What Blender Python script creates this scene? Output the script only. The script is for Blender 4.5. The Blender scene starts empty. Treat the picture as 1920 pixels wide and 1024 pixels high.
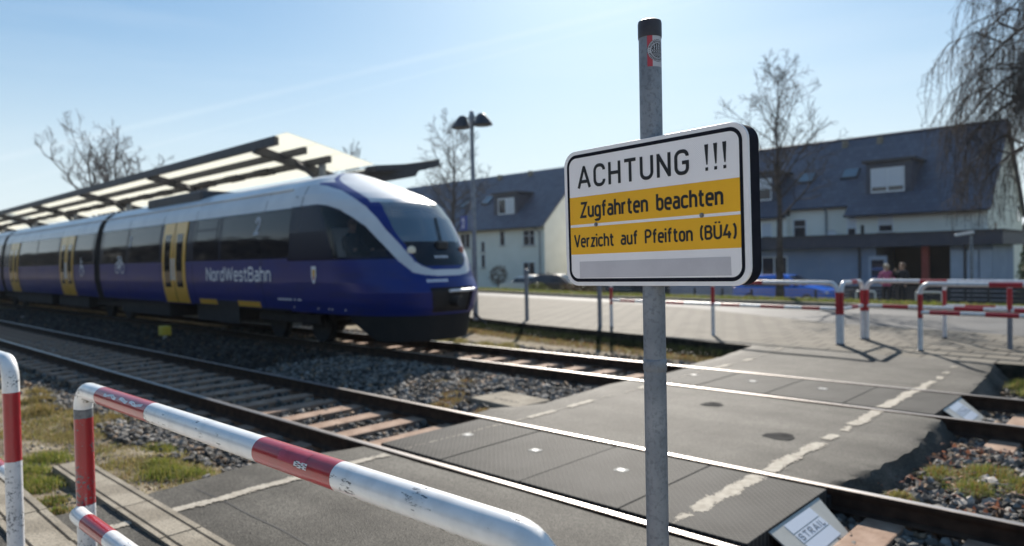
import bpy, bmesh, math, random
import numpy as np
from mathutils import Vector, Matrix, Quaternion

PI = math.pi
rnd = random.Random(7)
npr = np.random.default_rng(11)
S = bpy.context.scene
COL = S.collection

# ------------------------------------------------------------------ camera
CAM = Vector((0.0, 0.0, 1.7353))
R_ = Vector((0.72616, 0.68725, -0.01953)); U_ = Vector((0.00120, 0.02715, 0.99963)); F_ = Vector((-0.68752, 0.72592, -0.01889))
cd = bpy.data.cameras.new("camera"); cam = bpy.data.objects.new("camera", cd); COL.objects.link(cam)
m3 = Matrix((R_, U_, -F_)).transposed().to_4x4(); m3.translation = CAM
cam.matrix_world = m3
cd.sensor_width = 36.0; cd.sensor_fit = 'HORIZONTAL'; cd.lens = 1319.43 / 1920 * 36
cd.clip_start = 0.05; cd.clip_end = 3000
cd.dof.use_dof = True; cd.dof.focus_distance = 1.95; cd.dof.aperture_fstop = 2.5
S.camera = cam

# ------------------------------------------------------------------ sky, sun, exposure
SUN_DIR = Vector((-0.575, 0.818, 0.0)).normalized() * math.cos(math.radians(31)) + Vector((0, 0, math.sin(math.radians(31))))
SUN_EL = math.radians(31); SUN_ROT = math.atan2(SUN_DIR.x, SUN_DIR.y)
W = bpy.data.worlds.new("World"); S.world = W; W.use_nodes = True
wn = W.node_tree; wn.nodes.clear()
sky = wn.nodes.new('ShaderNodeTexSky'); sky.sky_type = 'NISHITA'; sky.sun_disc = False
sky.sun_elevation = SUN_EL; sky.sun_rotation = SUN_ROT
sky.air_density = 1.0; sky.dust_density = 0.6; sky.ozone_density = 2.0; sky.altitude = 60
bg = wn.nodes.new('ShaderNodeBackground'); bg.inputs['Strength'].default_value = 0.115
wo = wn.nodes.new('ShaderNodeOutputWorld')
# faint high cirrus streaks (thin, stretched noise over the sky directions)
tc = wn.nodes.new('ShaderNodeTexCoord'); mp = wn.nodes.new('ShaderNodeMapping')
mp.inputs['Rotation'].default_value = (0.0, math.radians(12), math.radians(38)); mp.inputs['Scale'].default_value = (0.7, 0.9, 9.0)
nz = wn.nodes.new('ShaderNodeTexNoise'); nz.inputs['Scale'].default_value = 2.1; nz.inputs['Detail'].default_value = 4; nz.inputs['Roughness'].default_value = 0.5
rp = wn.nodes.new('ShaderNodeValToRGB'); rp.color_ramp.elements[0].position = 0.52; rp.color_ramp.elements[1].position = 0.80
rp.color_ramp.elements[0].color = (0, 0, 0, 1); rp.color_ramp.elements[1].color = (0.16, 0.16, 0.16, 1)
mxs = wn.nodes.new('ShaderNodeMix'); mxs.data_type = 'RGBA'; mxs.blend_type = 'MIX'
mxs.inputs['B'].default_value = (3.6, 4.0, 4.4, 1)
# hazy spring sky: soften the glare round the sun and keep the blue (the same for light and view)
gm = wn.nodes.new('ShaderNodeGamma'); gm.inputs['Gamma'].default_value = 0.60
hs = wn.nodes.new('ShaderNodeHueSaturation'); hs.inputs['Saturation'].default_value = 1.4; hs.inputs['Value'].default_value = 1.0
tn_ = wn.nodes.new('ShaderNodeMix'); tn_.data_type = 'RGBA'; tn_.blend_type = 'MULTIPLY'; tn_.inputs['Factor'].default_value = 1.0; tn_.inputs['B'].default_value = (0.73, 0.91, 0.99, 1)
wn.links.new(sky.outputs['Color'], gm.inputs['Color']); wn.links.new(gm.outputs['Color'], hs.inputs['Color']); wn.links.new(hs.outputs['Color'], tn_.inputs['A'])
wn.links.new(tc.outputs['Generated'], mp.inputs['Vector']); wn.links.new(mp.outputs['Vector'], nz.inputs['Vector'])
wn.links.new(nz.outputs['Fac'], rp.inputs['Fac']); wn.links.new(rp.outputs['Color'], mxs.inputs['Factor'])
# bright haze low over the horizon, all the way round
sz_ = wn.nodes.new('ShaderNodeSeparateXYZ'); wn.links.new(tc.outputs['Generated'], sz_.inputs[0])
hz = wn.nodes.new('ShaderNodeMapRange'); hz.interpolation_type = 'SMOOTHSTEP'; hz.inputs['From Min'].default_value = -0.02; hz.inputs['From Max'].default_value = 0.36; hz.inputs['To Min'].default_value = 0.92; hz.inputs['To Max'].default_value = 0.0
wn.links.new(sz_.outputs['Z'], hz.inputs['Value'])
hm = wn.nodes.new('ShaderNodeMix'); hm.data_type = 'RGBA'; hm.inputs['B'].default_value = (3.25, 3.62, 3.82, 1)
wn.links.new(hz.outputs['Result'], hm.inputs['Factor']); wn.links.new(tn_.outputs['Result'], hm.inputs['A']); wn.links.new(hm.outputs['Result'], mxs.inputs['A']); prev = mxs.outputs['Result']
for nv, wdt, amt in (((-0.0544, 0.3523, -0.9343), 0.0065, 0.17), ((-0.0249, 0.3543, -0.9348), 0.004, 0.11)):   # two faint, spread-out condensation trails
    dv = wn.nodes.new('ShaderNodeVectorMath'); dv.operation = 'DOT_PRODUCT'; dv.inputs[1].default_value = nv; wn.links.new(tc.outputs['Generated'], dv.inputs[0])
    ab = wn.nodes.new('ShaderNodeMath'); ab.operation = 'ABSOLUTE'; wn.links.new(dv.outputs['Value'], ab.inputs[0])
    mr_ = wn.nodes.new('ShaderNodeMapRange'); mr_.interpolation_type = 'SMOOTHSTEP'; mr_.inputs['From Min'].default_value = wdt; mr_.inputs['From Max'].default_value = 0.0; mr_.inputs['To Max'].default_value = amt; wn.links.new(ab.outputs[0], mr_.inputs['Value'])
    tn2 = wn.nodes.new('ShaderNodeTexNoise'); tn2.inputs['Scale'].default_value = 5.0; tn2.inputs['Detail'].default_value = 5; wn.links.new(tc.outputs['Generated'], tn2.inputs['Vector'])
    mu = wn.nodes.new('ShaderNodeMath'); mu.operation = 'MULTIPLY'; wn.links.new(mr_.outputs['Result'], mu.inputs[0]); wn.links.new(tn2.outputs['Fac'], mu.inputs[1])
    ct = wn.nodes.new('ShaderNodeMix'); ct.data_type = 'RGBA'; ct.inputs['B'].default_value = (4.4, 4.6, 4.7, 1); wn.links.new(mu.outputs[0], ct.inputs['Factor']); wn.links.new(prev, ct.inputs['A']); prev = ct.outputs['Result']
wn.links.new(prev, bg.inputs['Color'])
wn.links.new(bg.outputs['Background'], wo.inputs['Surface'])
sl = bpy.data.lights.new("sun", 'SUN'); sl.energy = 3.9; sl.angle = math.radians(0.53); sl.color = (1.0, 0.93, 0.83)
so = bpy.data.objects.new("sun", sl); COL.objects.link(so)
so.rotation_euler = SUN_DIR.to_track_quat('Z', 'Y').to_euler()
S.view_settings.view_transform = 'Standard'; S.view_settings.look = 'None'
S.view_settings.exposure = 1.13; S.view_settings.gamma = 1.0
S.render.engine = 'CYCLES'
S.cycles.max_bounces = 6; S.cycles.diffuse_bounces = 3; S.cycles.glossy_bounces = 3; S.cycles.transparent_max_bounces = 12
S.cycles.caustics_reflective = False; S.cycles.caustics_refractive = False
S.cycles.use_denoising = True

# ------------------------------------------------------------------ helpers: scene graph
def tag(o, label=None, cat=None, group=None, kind=None):
    if label: o["label"] = label
    if cat: o["category"] = cat
    if group: o["group"] = group
    if kind: o["kind"] = kind
    return o

def thing(name, label, cat, loc=(0, 0, 0), group=None, rotz=0.0):
    o = bpy.data.objects.new(name, None); COL.objects.link(o)
    o.empty_display_size = 0.1
    o.location = loc; o.rotation_euler = (0, 0, rotz)
    return tag(o, label, cat, group)

def copy_thing(root, loc, rotz=None, label=None, group=None):
    r = root.copy(); COL.objects.link(r); r.location = loc
    if rotz is not None: r.rotation_euler = (0, 0, rotz)
    if label: r["label"] = label
    if group: r["group"] = group
    for ch in list(root.children):
        c = ch.copy(); COL.objects.link(c); c.parent = r
        for g in list(ch.children):
            d = g.copy(); COL.objects.link(d); d.parent = c
    return r

class MB:
    """collects vertices and faces for ONE mesh object (world or local coordinates)"""
    def __init__(s): s.v = []; s.f = []; s.m = []; s.sm = []
    def face(s, pts, mat=0, smooth=False):
        n = len(s.v); s.v += [tuple(p) for p in pts]; s.f.append(tuple(range(n, n + len(pts)))); s.m.append(mat); s.sm.append(smooth); return s
    def box(s, x0, x1, y0, y1, z0, z1, mat=0):
        n = len(s.v)
        s.v += [(x0, y0, z0), (x1, y0, z0), (x1, y1, z0), (x0, y1, z0), (x0, y0, z1), (x1, y0, z1), (x1, y1, z1), (x0, y1, z1)]
        for q in ((0, 3, 2, 1), (4, 5, 6, 7), (0, 1, 5, 4), (1, 2, 6, 5), (2, 3, 7, 6), (3, 0, 4, 7)):
            s.f.append(tuple(n + i for i in q)); s.m.append(mat); s.sm.append(False)
        return s
    def obox(s, c, ax, ay, az, hx, hy, hz, mat=0):
        c = Vector(c); ax = Vector(ax).normalized(); ay = Vector(ay).normalized(); az = Vector(az).normalized()
        n = len(s.v)
        for sz in (-1, 1):
            for sx, sy in ((-1, -1), (1, -1), (1, 1), (-1, 1)):
                s.v.append(tuple(c + ax * hx * sx + ay * hy * sy + az * hz * sz))
        for q in ((0, 3, 2, 1), (4, 5, 6, 7), (0, 1, 5, 4), (1, 2, 6, 5), (2, 3, 7, 6), (3, 0, 4, 7)):
            s.f.append(tuple(n + i for i in q)); s.m.append(mat); s.sm.append(False)
        return s
    def beam(s, p0, p1, w, h, mat=0, up=(0, 0, 1)):
        p0 = Vector(p0); p1 = Vector(p1); d = (p1 - p0); L = d.length; d.normalize()
        side = d.cross(Vector(up)); 
        if side.length < 1e-5: side = Vector((1, 0, 0))
        side.normalize(); upv = side.cross(d)
        return s.obox((p0 + p1) / 2, d, side, upv, L / 2, w / 2, h / 2, mat)
    def grid(s, P, mat=0, smooth=True, matfn=None, skip=None, closed_u=False):
        """P[i][j] -> points"""
        n = len(s.v); ni = len(P); nj = len(P[0])
        for row in P: s.v += [tuple(p) for p in row]
        for i in range(ni - 1):
            for j in range(nj - 1 + (1 if closed_u else 0)):
                j2 = (j + 1) % nj
                if skip and skip(i, j): continue
                s.f.append((n + i * nj + j, n + i * nj + j2, n + (i + 1) * nj + j2, n + (i + 1) * nj + j))
                s.m.append(matfn(i, j) if matfn else mat); s.sm.append(smooth)
        return s
    def tube(s, path, r, n=12, caps=True, mat=0, matfn=None, smooth=True):
        """swept tube; r number or list; matfn(segment index) -> slot"""
        path = [Vector(p) for p in path]; k = len(path)
        rr = r if isinstance(r, (list, tuple)) else [r] * k
        T = []
        for i in range(k):
            a = path[max(i - 1, 0)]; b = path[min(i + 1, k - 1)]
            t = (b - a); T.append(t.normalized() if t.length > 1e-9 else Vector((0, 0, 1)))
        ref = Vector((0, 0, 1)) if abs(T[0].z) < 0.9 else Vector((1, 0, 0))
        u = (ref - T[0] * ref.dot(T[0])).normalized()
        base = len(s.v)
        for i in range(k):
            if i:
                q = T[i - 1].rotation_difference(T[i]); u = q @ u
                u = (u - T[i] * u.dot(T[i])).normalized()
            w = T[i].cross(u)
            for j in range(n):
                a = 2 * PI * j / n
                s.v.append(tuple(path[i] + (u * math.cos(a) + w * math.sin(a)) * rr[i]))
        for i in range(k - 1):
            mm = matfn(i) if matfn else mat
            for j in range(n):
                j2 = (j + 1) % n
                s.f.append((base + i * n + j, base + i * n + j2, base + (i + 1) * n + j2, base + (i + 1) * n + j)); s.m.append(mm); s.sm.append(smooth)
        if caps:
            s.f.append(tuple(base + j for j in reversed(range(n)))); s.m.append(matfn(0) if matfn else mat); s.sm.append(False)
            s.f.append(tuple(base + (k - 1) * n + j for j in range(n))); s.m.append(matfn(k - 2) if matfn else mat); s.sm.append(False)
        return s
    def prism(s, poly, z0, z1, mat=0, side=None):
        """vertical prism from an xy polygon (counter-clockwise)"""
        n = len(s.v); k = len(poly)
        s.v += [(p[0], p[1], z0) for p in poly] + [(p[0], p[1], z1) for p in poly]
        s.f.append(tuple(n + i for i in reversed(range(k)))); s.m.append(mat); s.sm.append(False)
        s.f.append(tuple(n + k + i for i in range(k))); s.m.append(mat); s.sm.append(False)
        for i in range(k):
            j = (i + 1) % k
            s.f.append((n + i, n + j, n + k + j, n + k + i)); s.m.append(mat if side is None else side); s.sm.append(False)
        return s
    def xprism(s, prof, x0, x1, mat=0, smooth=False):
        """extrude a closed (y,z) profile along x"""
        n = len(s.v); k = len(prof)
        s.v += [(x0, p[0], p[1]) for p in prof] + [(x1, p[0], p[1]) for p in prof]
        s.f.append(tuple(n + i for i in reversed(range(k)))); s.m.append(mat); s.sm.append(False)
        s.f.append(tuple(n + k + i for i in range(k))); s.m.append(mat); s.sm.append(False)
        for i in range(k):
            j = (i + 1) % k
            s.f.append((n + i, n + j, n + k + j, n + k + i)); s.m.append(mat); s.sm.append(smooth)
        return s
    def lathe(s, prof, c=(0, 0, 0), n=24, mat=0, axis='z', smooth=True):
        P = []
        for (r, h) in prof:
            row = []
            for j in range(n):
                a = 2 * PI * j / n
                if axis == 'z': row.append((c[0] + r * math.cos(a), c[1] + r * math.sin(a), c[2] + h))
                elif axis == 'y': row.append((c[0] + r * math.cos(a), c[1] + h, c[2] + r * math.sin(a)))
                else: row.append((c[0] + h, c[1] + r * math.cos(a), c[2] + r * math.sin(a)))
            P.append(row)
        return s.grid(P, mat, smooth, closed_u=True)
    def build(s, name, mats, parent=None, bevel=0.0, world=True, sharp=True, seg=2, term=0.0):
        me = bpy.data.meshes.new(name)
        v = s.v
        if parent is not None and world:
            inv = parent.matrix_basis.inverted() if parent.parent is None else (parent.parent.matrix_basis @ parent.matrix_basis).inverted()
            v = [tuple(inv @ Vector(p)) for p in v]
        me.from_pydata(v, [], s.f)
        if not isinstance(mats, (list, tuple)): mats = [mats]
        for m in mats: me.materials.append(m)
        me.polygons.foreach_set('material_index', s.m)
        me.polygons.foreach_set('use_smooth', s.sm)
        me.update()
        bm = bmesh.new(); bm.from_mesh(me)
        bmesh.ops.remove_doubles(bm, verts=bm.verts, dist=1e-5)
        bmesh.ops.recalc_face_normals(bm, faces=bm.faces)
        bm.to_mesh(me); bm.free()
        if sharp and any(s.sm): me.set_sharp_from_angle(angle=0.75)
        o = bpy.data.objects.new(name, me); COL.objects.link(o)
        if parent is not None: o.parent = parent
        if term: o.shadow_terminator_geometry_offset = term; o.shadow_terminator_normal_offset = .02
        if bevel:
            b = o.modifiers.new('bevel', 'BEVEL'); b.width = bevel; b.segments = seg; b.limit_method = 'ANGLE'; b.angle_limit = 0.6
        return o

def tri_mesh(name, V, T, mats, col=None, smooth=False):
    """big triangle mesh from numpy arrays, optional per-vertex colour attribute 'col'"""
    me = bpy.data.meshes.new(name)
    V = np.asarray(V, np.float32); T = np.asarray(T, np.int32)
    me.vertices.add(len(V)); me.vertices.foreach_set('co', V.ravel())
    me.loops.add(T.size); me.loops.foreach_set('vertex_index', T.ravel())
    me.polygons.add(len(T)); me.polygons.foreach_set('loop_start', np.arange(0, T.size, 3, dtype=np.int32))
    me.polygons.foreach_set('use_smooth', np.full(len(T), smooth))
    me.update(calc_edges=True); me.validate()
    if col is not None:
        a = me.color_attributes.new('col', 'FLOAT_COLOR', 'POINT')
        c = np.concatenate([np.asarray(col, np.float32), np.ones((len(V), 1), np.float32)], 1)
        a.data.foreach_set('color', c.ravel())
    for m in (mats if isinstance(mats, (list, tuple)) else [mats]): me.materials.append(m)
    o = bpy.data.objects.new(name, me); COL.objects.link(o)
    return o

# ------------------------------------------------------------------ helpers: materials
def nodes(m): m.use_nodes = True; return m.node_tree.nodes, m.node_tree.links
def mk(name, c1, c2=None, scale=6.0, rough=0.6, metal=0.0, bump=0.0, bscale=None, spec=0.5, lo=0.35, hi=0.65, detail=6, rough2=None, coat=0.0, stretch=None, c3=None, s3=60.0, a3=0.4):
    """principled material; colour = noise blend c1..c2, optionally fine speckle c3"""
    m = bpy.data.materials.new(name); n, l = nodes(m)
    p = n['Principled BSDF']
    p.inputs['Roughness'].default_value = rough; p.inputs['Metallic'].default_value = metal
    p.inputs['Specular IOR Level'].default_value = spec
    if coat: p.inputs['Coat Weight'].default_value = coat; p.inputs['Coat Roughness'].default_value = 0.05
    t = n.new('ShaderNodeTexCoord'); vec = t.outputs['Object']
    if stretch:
        mpn = n.new('ShaderNodeMapping'); mpn.inputs['Scale'].default_value = stretch; l.new(vec, mpn.inputs['Vector']); vec = mpn.outputs['Vector']
    if c2 is None and c3 is None:
        p.inputs['Base Color'].default_value = (*c1, 1)
    else:
        nz = n.new('ShaderNodeTexNoise'); nz.inputs['Scale'].default_value = scale; nz.inputs['Detail'].default_value = detail; l.new(vec, nz.inputs['Vector'])
        r = n.new('ShaderNodeValToRGB'); r.color_ramp.elements[0].position = lo; r.color_ramp.elements[1].position = hi
        r.color_ramp.elements[0].color = (*c1, 1); r.color_ramp.elements[1].color = (*(c2 or c1), 1)
        l.new(nz.outputs['Fac'], r.inputs['Fac']); out = r.outputs['Color']
        if c3 is not None:
            n3 = n.new('ShaderNodeTexNoise'); n3.inputs['Scale'].default_value = s3; n3.inputs['Detail'].default_value = 2; l.new(vec, n3.inputs['Vector'])
            r3 = n.new('ShaderNodeValToRGB'); r3.color_ramp.elements[0].position = 0.5; r3.color_ramp.elements[1].position = 0.68
            r3.color_ramp.elements[0].color = (0, 0, 0, 1); r3.color_ramp.elements[1].color = (a3, a3, a3, 1)
            l.new(n3.outputs['Fac'], r3.inputs['Fac'])
            mx = n.new('ShaderNodeMix'); mx.data_type = 'RGBA'; mx.inputs['B'].default_value = (*c3, 1)
            l.new(r3.outputs['Color'], mx.inputs['Factor']); l.new(out, mx.inputs['A']); out = mx.outputs['Result']
        l.new(out, p.inputs['Base Color'])
        if rough2 is not None:
            mr = n.new('ShaderNodeMapRange'); mr.inputs['To Min'].default_value = rough; mr.inputs['To Max'].default_value = rough2
            l.new(nz.outputs['Fac'], mr.inputs['Value']); l.new(mr.outputs['Result'], p.inputs['Roughness'])
    if bump:
        bn = n.new('ShaderNodeTexNoise'); bn.inputs['Scale'].default_value = bscale or scale * 4; bn.inputs['Detail'].default_value = 5; l.new(vec, bn.inputs['Vector'])
        b = n.new('ShaderNodeBump'); b.inputs['Strength'].default_value = bump; b.inputs['Distance'].default_value = 0.02
        l.new(bn.outputs['Fac'], b.inputs['Height']); l.new(b.outputs['Normal'], p.inputs['Normal'])
    return m

def attr_mat(name, rough=0.7, transl=0.0, spec=0.3):
    m = bpy.data.materials.new(name); n, l = nodes(m); p = n['Principled BSDF']
    a = n.new('ShaderNodeAttribute'); a.attribute_name = 'col'
    l.new(a.outputs['Color'], p.inputs['Base Color']); p.inputs['Roughness'].default_value = rough; p.inputs['Specular IOR Level'].default_value = spec
    if transl:
        tb = n.new('ShaderNodeBsdfTranslucent'); l.new(a.outputs['Color'], tb.inputs['Color'])
        mx = n.new('ShaderNodeMixShader'); mx.inputs[0].default_value = transl
        l.new(p.outputs[0], mx.inputs[1]); l.new(tb.outputs[0], mx.inputs[2]); l.new(mx.outputs[0], n['Material Output'].inputs['Surface'])
    return m

def glass_mat(name, tint, ior=1.5, rough=0.02):
    """see-through tinted pane: fresnel mix of tinted transparency and mirror"""
    m = bpy.data.materials.new(name); n, l = nodes(m); n.remove(n['Principled BSDF'])
    tr = n.new('ShaderNodeBsdfTransparent'); tr.inputs['Color'].default_value = (*tint, 1)
    gl = n.new('ShaderNodeBsdfGlossy'); gl.inputs['Roughness'].default_value = rough; gl.inputs['Color'].default_value = (1, 1, 1, 1)
    fr = n.new('ShaderNodeFresnel'); fr.inputs['IOR'].default_value = ior
    mx = n.new('ShaderNodeMixShader'); l.new(fr.outputs[0], mx.inputs[0]); l.new(tr.outputs[0], mx.inputs[1]); l.new(gl.outputs[0], mx.inputs[2])
    l.new(mx.outputs[0], n['Material Output'].inputs['Surface'])
    return m

def transl_mat(name, c, mix=0.6):
    m = bpy.data.materials.new(name); n, l = nodes(m); p = n['Principled BSDF']; p.inputs['Base Color'].default_value = (*c, 1); p.inputs['Roughness'].default_value = 0.4
    tb = n.new('ShaderNodeBsdfTranslucent'); tb.inputs['Color'].default_value = (*c, 1)
    mx = n.new('ShaderNodeMixShader'); mx.inputs[0].default_value = mix
    l.new(p.outputs[0], mx.inputs[1]); l.new(tb.outputs[0], mx.inputs[2]); l.new(mx.outputs[0], n['Material Output'].inputs['Surface'])
    return m

def paint_mat(name, base, chip=(0.10, 0.11, 0.12), amount=0.63, rough=0.32, dirt=False, streak=True):
    """weathered enamel on steel tube: chips and scratches down to the metal, grime on the underside"""
    m = bpy.data.materials.new(name); n, l = nodes(m); p = n['Principled BSDF']
    t = n.new('ShaderNodeTexCoord')
    big = n.new('ShaderNodeTexNoise'); big.inputs['Scale'].default_value = 7; big.inputs['Detail'].default_value = 3; l.new(t.outputs['Object'], big.inputs['Vector'])
    mpn = n.new('ShaderNodeMapping'); mpn.inputs['Scale'].default_value = (14, 60, 60) if streak else (40, 40, 40); l.new(t.outputs['Object'], mpn.inputs['Vector'])
    fine = n.new('ShaderNodeTexNoise'); fine.inputs['Scale'].default_value = 1.6; fine.inputs['Detail'].default_value = 7; fine.inputs['Roughness'].default_value = 0.72; l.new(mpn.outputs['Vector'], fine.inputs['Vector'])
    ad = n.new('ShaderNodeMath'); ad.operation = 'MULTIPLY_ADD'; ad.inputs[1].default_value = 0.45; l.new(big.outputs['Fac'], ad.inputs[0]); 
    ml = n.new('ShaderNodeMath'); ml.operation = 'MULTIPLY'; ml.inputs[1].default_value = 0.62; l.new(fine.outputs['Fac'], ml.inputs[0]); l.new(ml.outputs[0], ad.inputs[2])
    r = n.new('ShaderNodeValToRGB'); r.color_ramp.elements[0].position = amount; r.color_ramp.elements[1].position = amount + 0.025
    r.color_ramp.elements[0].color = (0, 0, 0, 1); r.color_ramp.elements[1].color = (1, 1, 1, 1); l.new(ad.outputs[0], r.inputs['Fac'])
    tone = n.new('ShaderNodeMix'); tone.data_type = 'RGBA'; tone.inputs['A'].default_value = (*base, 1); tone.inputs['B'].default_value = (*[c * 0.80 for c in base], 1)
    tn = n.new('ShaderNodeTexNoise'); tn.inputs['Scale'].default_value = 16; tn.inputs['Detail'].default_value = 6; l.new(t.outputs['Object'], tn.inputs['Vector'])
    tr_ = n.new('ShaderNodeMapRange'); tr_.inputs['From Min'].default_value = 0.45; tr_.inputs['From Max'].default_value = 0.75; l.new(tn.outputs['Fac'], tr_.inputs['Value']); l.new(tr_.outputs['Result'], tone.inputs['Factor'])
    mx = n.new('ShaderNodeMix'); mx.data_type = 'RGBA'; mx.inputs['B'].default_value = (*chip, 1); l.new(r.outputs['Color'], mx.inputs['Factor']); l.new(tone.outputs['Result'], mx.inputs['A'])
    out = mx.outputs['Result']
    if dirt:
        g = n.new('ShaderNodeNewGeometry'); sx = n.new('ShaderNodeSeparateXYZ'); l.new(g.outputs['Normal'], sx.inputs[0])
        dn = n.new('ShaderNodeTexNoise'); dn.inputs['Scale'].default_value = 38; dn.inputs['Detail'].default_value = 5; l.new(t.outputs['Object'], dn.inputs['Vector'])
        a1 = n.new('ShaderNodeMath'); a1.operation = 'MULTIPLY_ADD'; a1.inputs[1].default_value = -1.0; a1.inputs[2].default_value = -0.36; l.new(sx.outputs['Z'], a1.inputs[0])
        a2 = n.new('ShaderNodeMath'); a2.operation = 'MULTIPLY_ADD'; a2.inputs[1].default_value = 0.9; l.new(dn.outputs['Fac'], a2.inputs[0]); l.new(a1.outputs[0], a2.inputs[2])
        r2 = n.new('ShaderNodeValToRGB'); r2.color_ramp.elements[0].position = 0.84; r2.color_ramp.elements[1].position = 0.97
        r2.color_ramp.elements[0].color = (0, 0, 0, 1); r2.color_ramp.elements[1].color = (0.9, 0.9, 0.9, 1); l.new(a2.outputs[0], r2.inputs['Fac'])
        md = n.new('ShaderNodeMix'); md.data_type = 'RGBA'; md.inputs['B'].default_value = (0.10, 0.075, 0.03, 1); l.new(r2.outputs['Color'], md.inputs['Factor']); l.new(out, md.inputs['A']); out = md.outputs['Result']
    l.new(out, p.inputs['Base Color'])
    p.inputs['Roughness'].default_value = rough; p.inputs['Coat Weight'].default_value = 0.5; p.inputs['Coat Roughness'].default_value = 0.12
    b = n.new('ShaderNodeBump'); b.inputs['Strength'].default_value = 0.25; b.inputs['Distance'].default_value = 0.002; b.invert = True
    l.new(r.outputs['Color'], b.inputs['Height']); l.new(b.outputs['Normal'], p.inputs['Normal'])
    return m

def asphalt_mat():
    m = bpy.data.materials.new('asphalt'); n, l = nodes(m); p = n['Principled BSDF']; t = n.new('ShaderNodeTexCoord')
    def noise(sc, det, ro=.5): q = n.new('ShaderNodeTexNoise'); q.inputs['Scale'].default_value = sc; q.inputs['Detail'].default_value = det; q.inputs['Roughness'].default_value = ro; l.new(t.outputs['Object'], q.inputs['Vector']); return q.outputs['Fac']
    def ramp(src, a, b, ca, cb): r = n.new('ShaderNodeValToRGB'); e = r.color_ramp.elements; e[0].position = a; e[1].position = b; e[0].color = (*ca, 1); e[1].color = (*cb, 1); l.new(src, r.inputs['Fac']); return r.outputs['Color']
    def mix(f, a, b, mode='MIX'): q = n.new('ShaderNodeMix'); q.data_type = 'RGBA'; q.blend_type = mode; (l.new(f, q.inputs['Factor']) if not isinstance(f, float) else setattr(q.inputs['Factor'], 'default_value', f)); l.new(a, q.inputs['A']); l.new(b, q.inputs['B']); return q.outputs['Result']
    base = ramp(noise(.9, 9, .62), .38, .64, (0.052, 0.049, 0.044), (0.100, 0.095, 0.086))
    vo = n.new('ShaderNodeTexVoronoi'); vo.inputs['Scale'].default_value = 105; l.new(t.outputs['Object'], vo.inputs['Vector'])
    sp = n.new('ShaderNodeSeparateColor'); l.new(vo.outputs['Color'], sp.inputs[0])
    grain = ramp(sp.outputs[0], .0, 1.0, (0.45, 0.45, 0.44), (1.55, 1.52, 1.46))
    col = mix(1.0, base, grain, 'MULTIPLY')
    col = mix(ramp(noise(2.2, 6, .7), .60, .70, (0, 0, 0), (.5, .5, .5)), col, ramp(noise(40, 3), .3, .7, (0.045, 0.043, 0.040), (0.085, 0.081, 0.075)))
    mg = n.new('ShaderNodeMapping'); mg.inputs['Scale'].default_value = (.35, 2.6, 1); l.new(t.outputs['Object'], mg.inputs['Vector'])
    wt = n.new('ShaderNodeTexNoise'); wt.inputs['Scale'].default_value = 1.0; wt.inputs['Detail'].default_value = 7; l.new(mg.outputs['Vector'], wt.inputs['Vector'])
    col = mix(1.0, col, ramp(wt.outputs['Fac'], .30, .70, (0.72, 0.71, 0.70), (1.22, 1.21, 1.19)), 'MULTIPLY')
    l.new(col, p.inputs['Base Color']); p.inputs['Roughness'].default_value = .72; p.inputs['Specular IOR Level'].default_value = .125
    b = n.new('ShaderNodeBump'); b.inputs['Strength'].default_value = .55; b.inputs['Distance'].default_value = .006; l.new(vo.outputs['Distance'], b.inputs['Height']); l.new(b.outputs['Normal'], p.inputs['Normal'])
    return m
M = {}
M['asphalt'] = asphalt_mat()
M['road'] = mk('road_asphalt', (0.066, 0.067, 0.069), (0.10, 0.101, 0.103), scale=0.5, rough=0.7, bump=0.3, bscale=60, spec=0.13, detail=8)
M['pavement'] = None
M['rubber'] = mk('crossing_rubber', (0.026, 0.025, 0.0245), (0.050, 0.048, 0.046), scale=2.5, rough=0.70, spec=0.075, bump=0.0)
M['concrete'] = mk('weathered_concrete', (0.20, 0.172, 0.132), (0.33, 0.29, 0.23), scale=3.2, rough=0.9, bump=0.4, bscale=60, spec=0.2, c3=(0.10, 0.095, 0.08), s3=45, a3=0.5)
M['sleeper'] = mk('sleeper_face', (0.22, 0.135, 0.09), (0.36, 0.25, 0.185), scale=5, rough=0.85, bump=0.3, bscale=40, spec=0.2)
M['rail_head'] = mk('polished_rail', (0.42, 0.40, 0.39), (0.28, 0.255, 0.24), scale=5, rough=0.36, metal=1.0, stretch=(0.3, 6, 6))
M['rail_worn'] = mk('worn_rail_edge', (0.20, 0.17, 0.15), (0.12, 0.10, 0.09), scale=6, rough=0.5, metal=0.8)
M['rail_rust'] = mk('rusty_rail', (0.030, 0.018, 0.013), (0.065, 0.038, 0.025), scale=9, rough=0.85, spec=0.2)
M['soil'] = None
M['dark_kerb'] = mk('dark_kerb_wall', (0.018, 0.020, 0.016), (0.055, 0.050, 0.040), scale=6, rough=0.95, spec=0.05, bump=0.6, bscale=40)  # near-black mottle for the pavement's front face
M['stone'] = attr_mat('ballast_stone', rough=0.85, spec=0.25)
M['blade'] = attr_mat('grass_blade', rough=0.6, transl=0.35, spec=0.2)
M['mark'] = mk('worn_road_paint', (0.30, 0.265, 0.215), (0.43, 0.39, 0.325), scale=14, rough=0.8, bump=0.3, bscale=90, spec=0.2)
M['white_paint'] = paint_mat('white_enamel', (0.80, 0.80, 0.79), amount=0.635, dirt=True)
M['red_paint'] = paint_mat('red_enamel', (0.37, 0.007, 0.017), chip=(0.09, 0.10, 0.12), amount=0.70, dirt=False)
M['red_worn'] = paint_mat('worn_red_enamel', (0.36, 0.006, 0.014), chip=(0.10, 0.11, 0.125), amount=0.555, rough=0.35, streak=False)
M['white_worn'] = paint_mat('worn_white_enamel', (0.66, 0.66, 0.67), chip=(0.14, 0.15, 0.17), amount=0.585, rough=0.45, streak=False)
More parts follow.
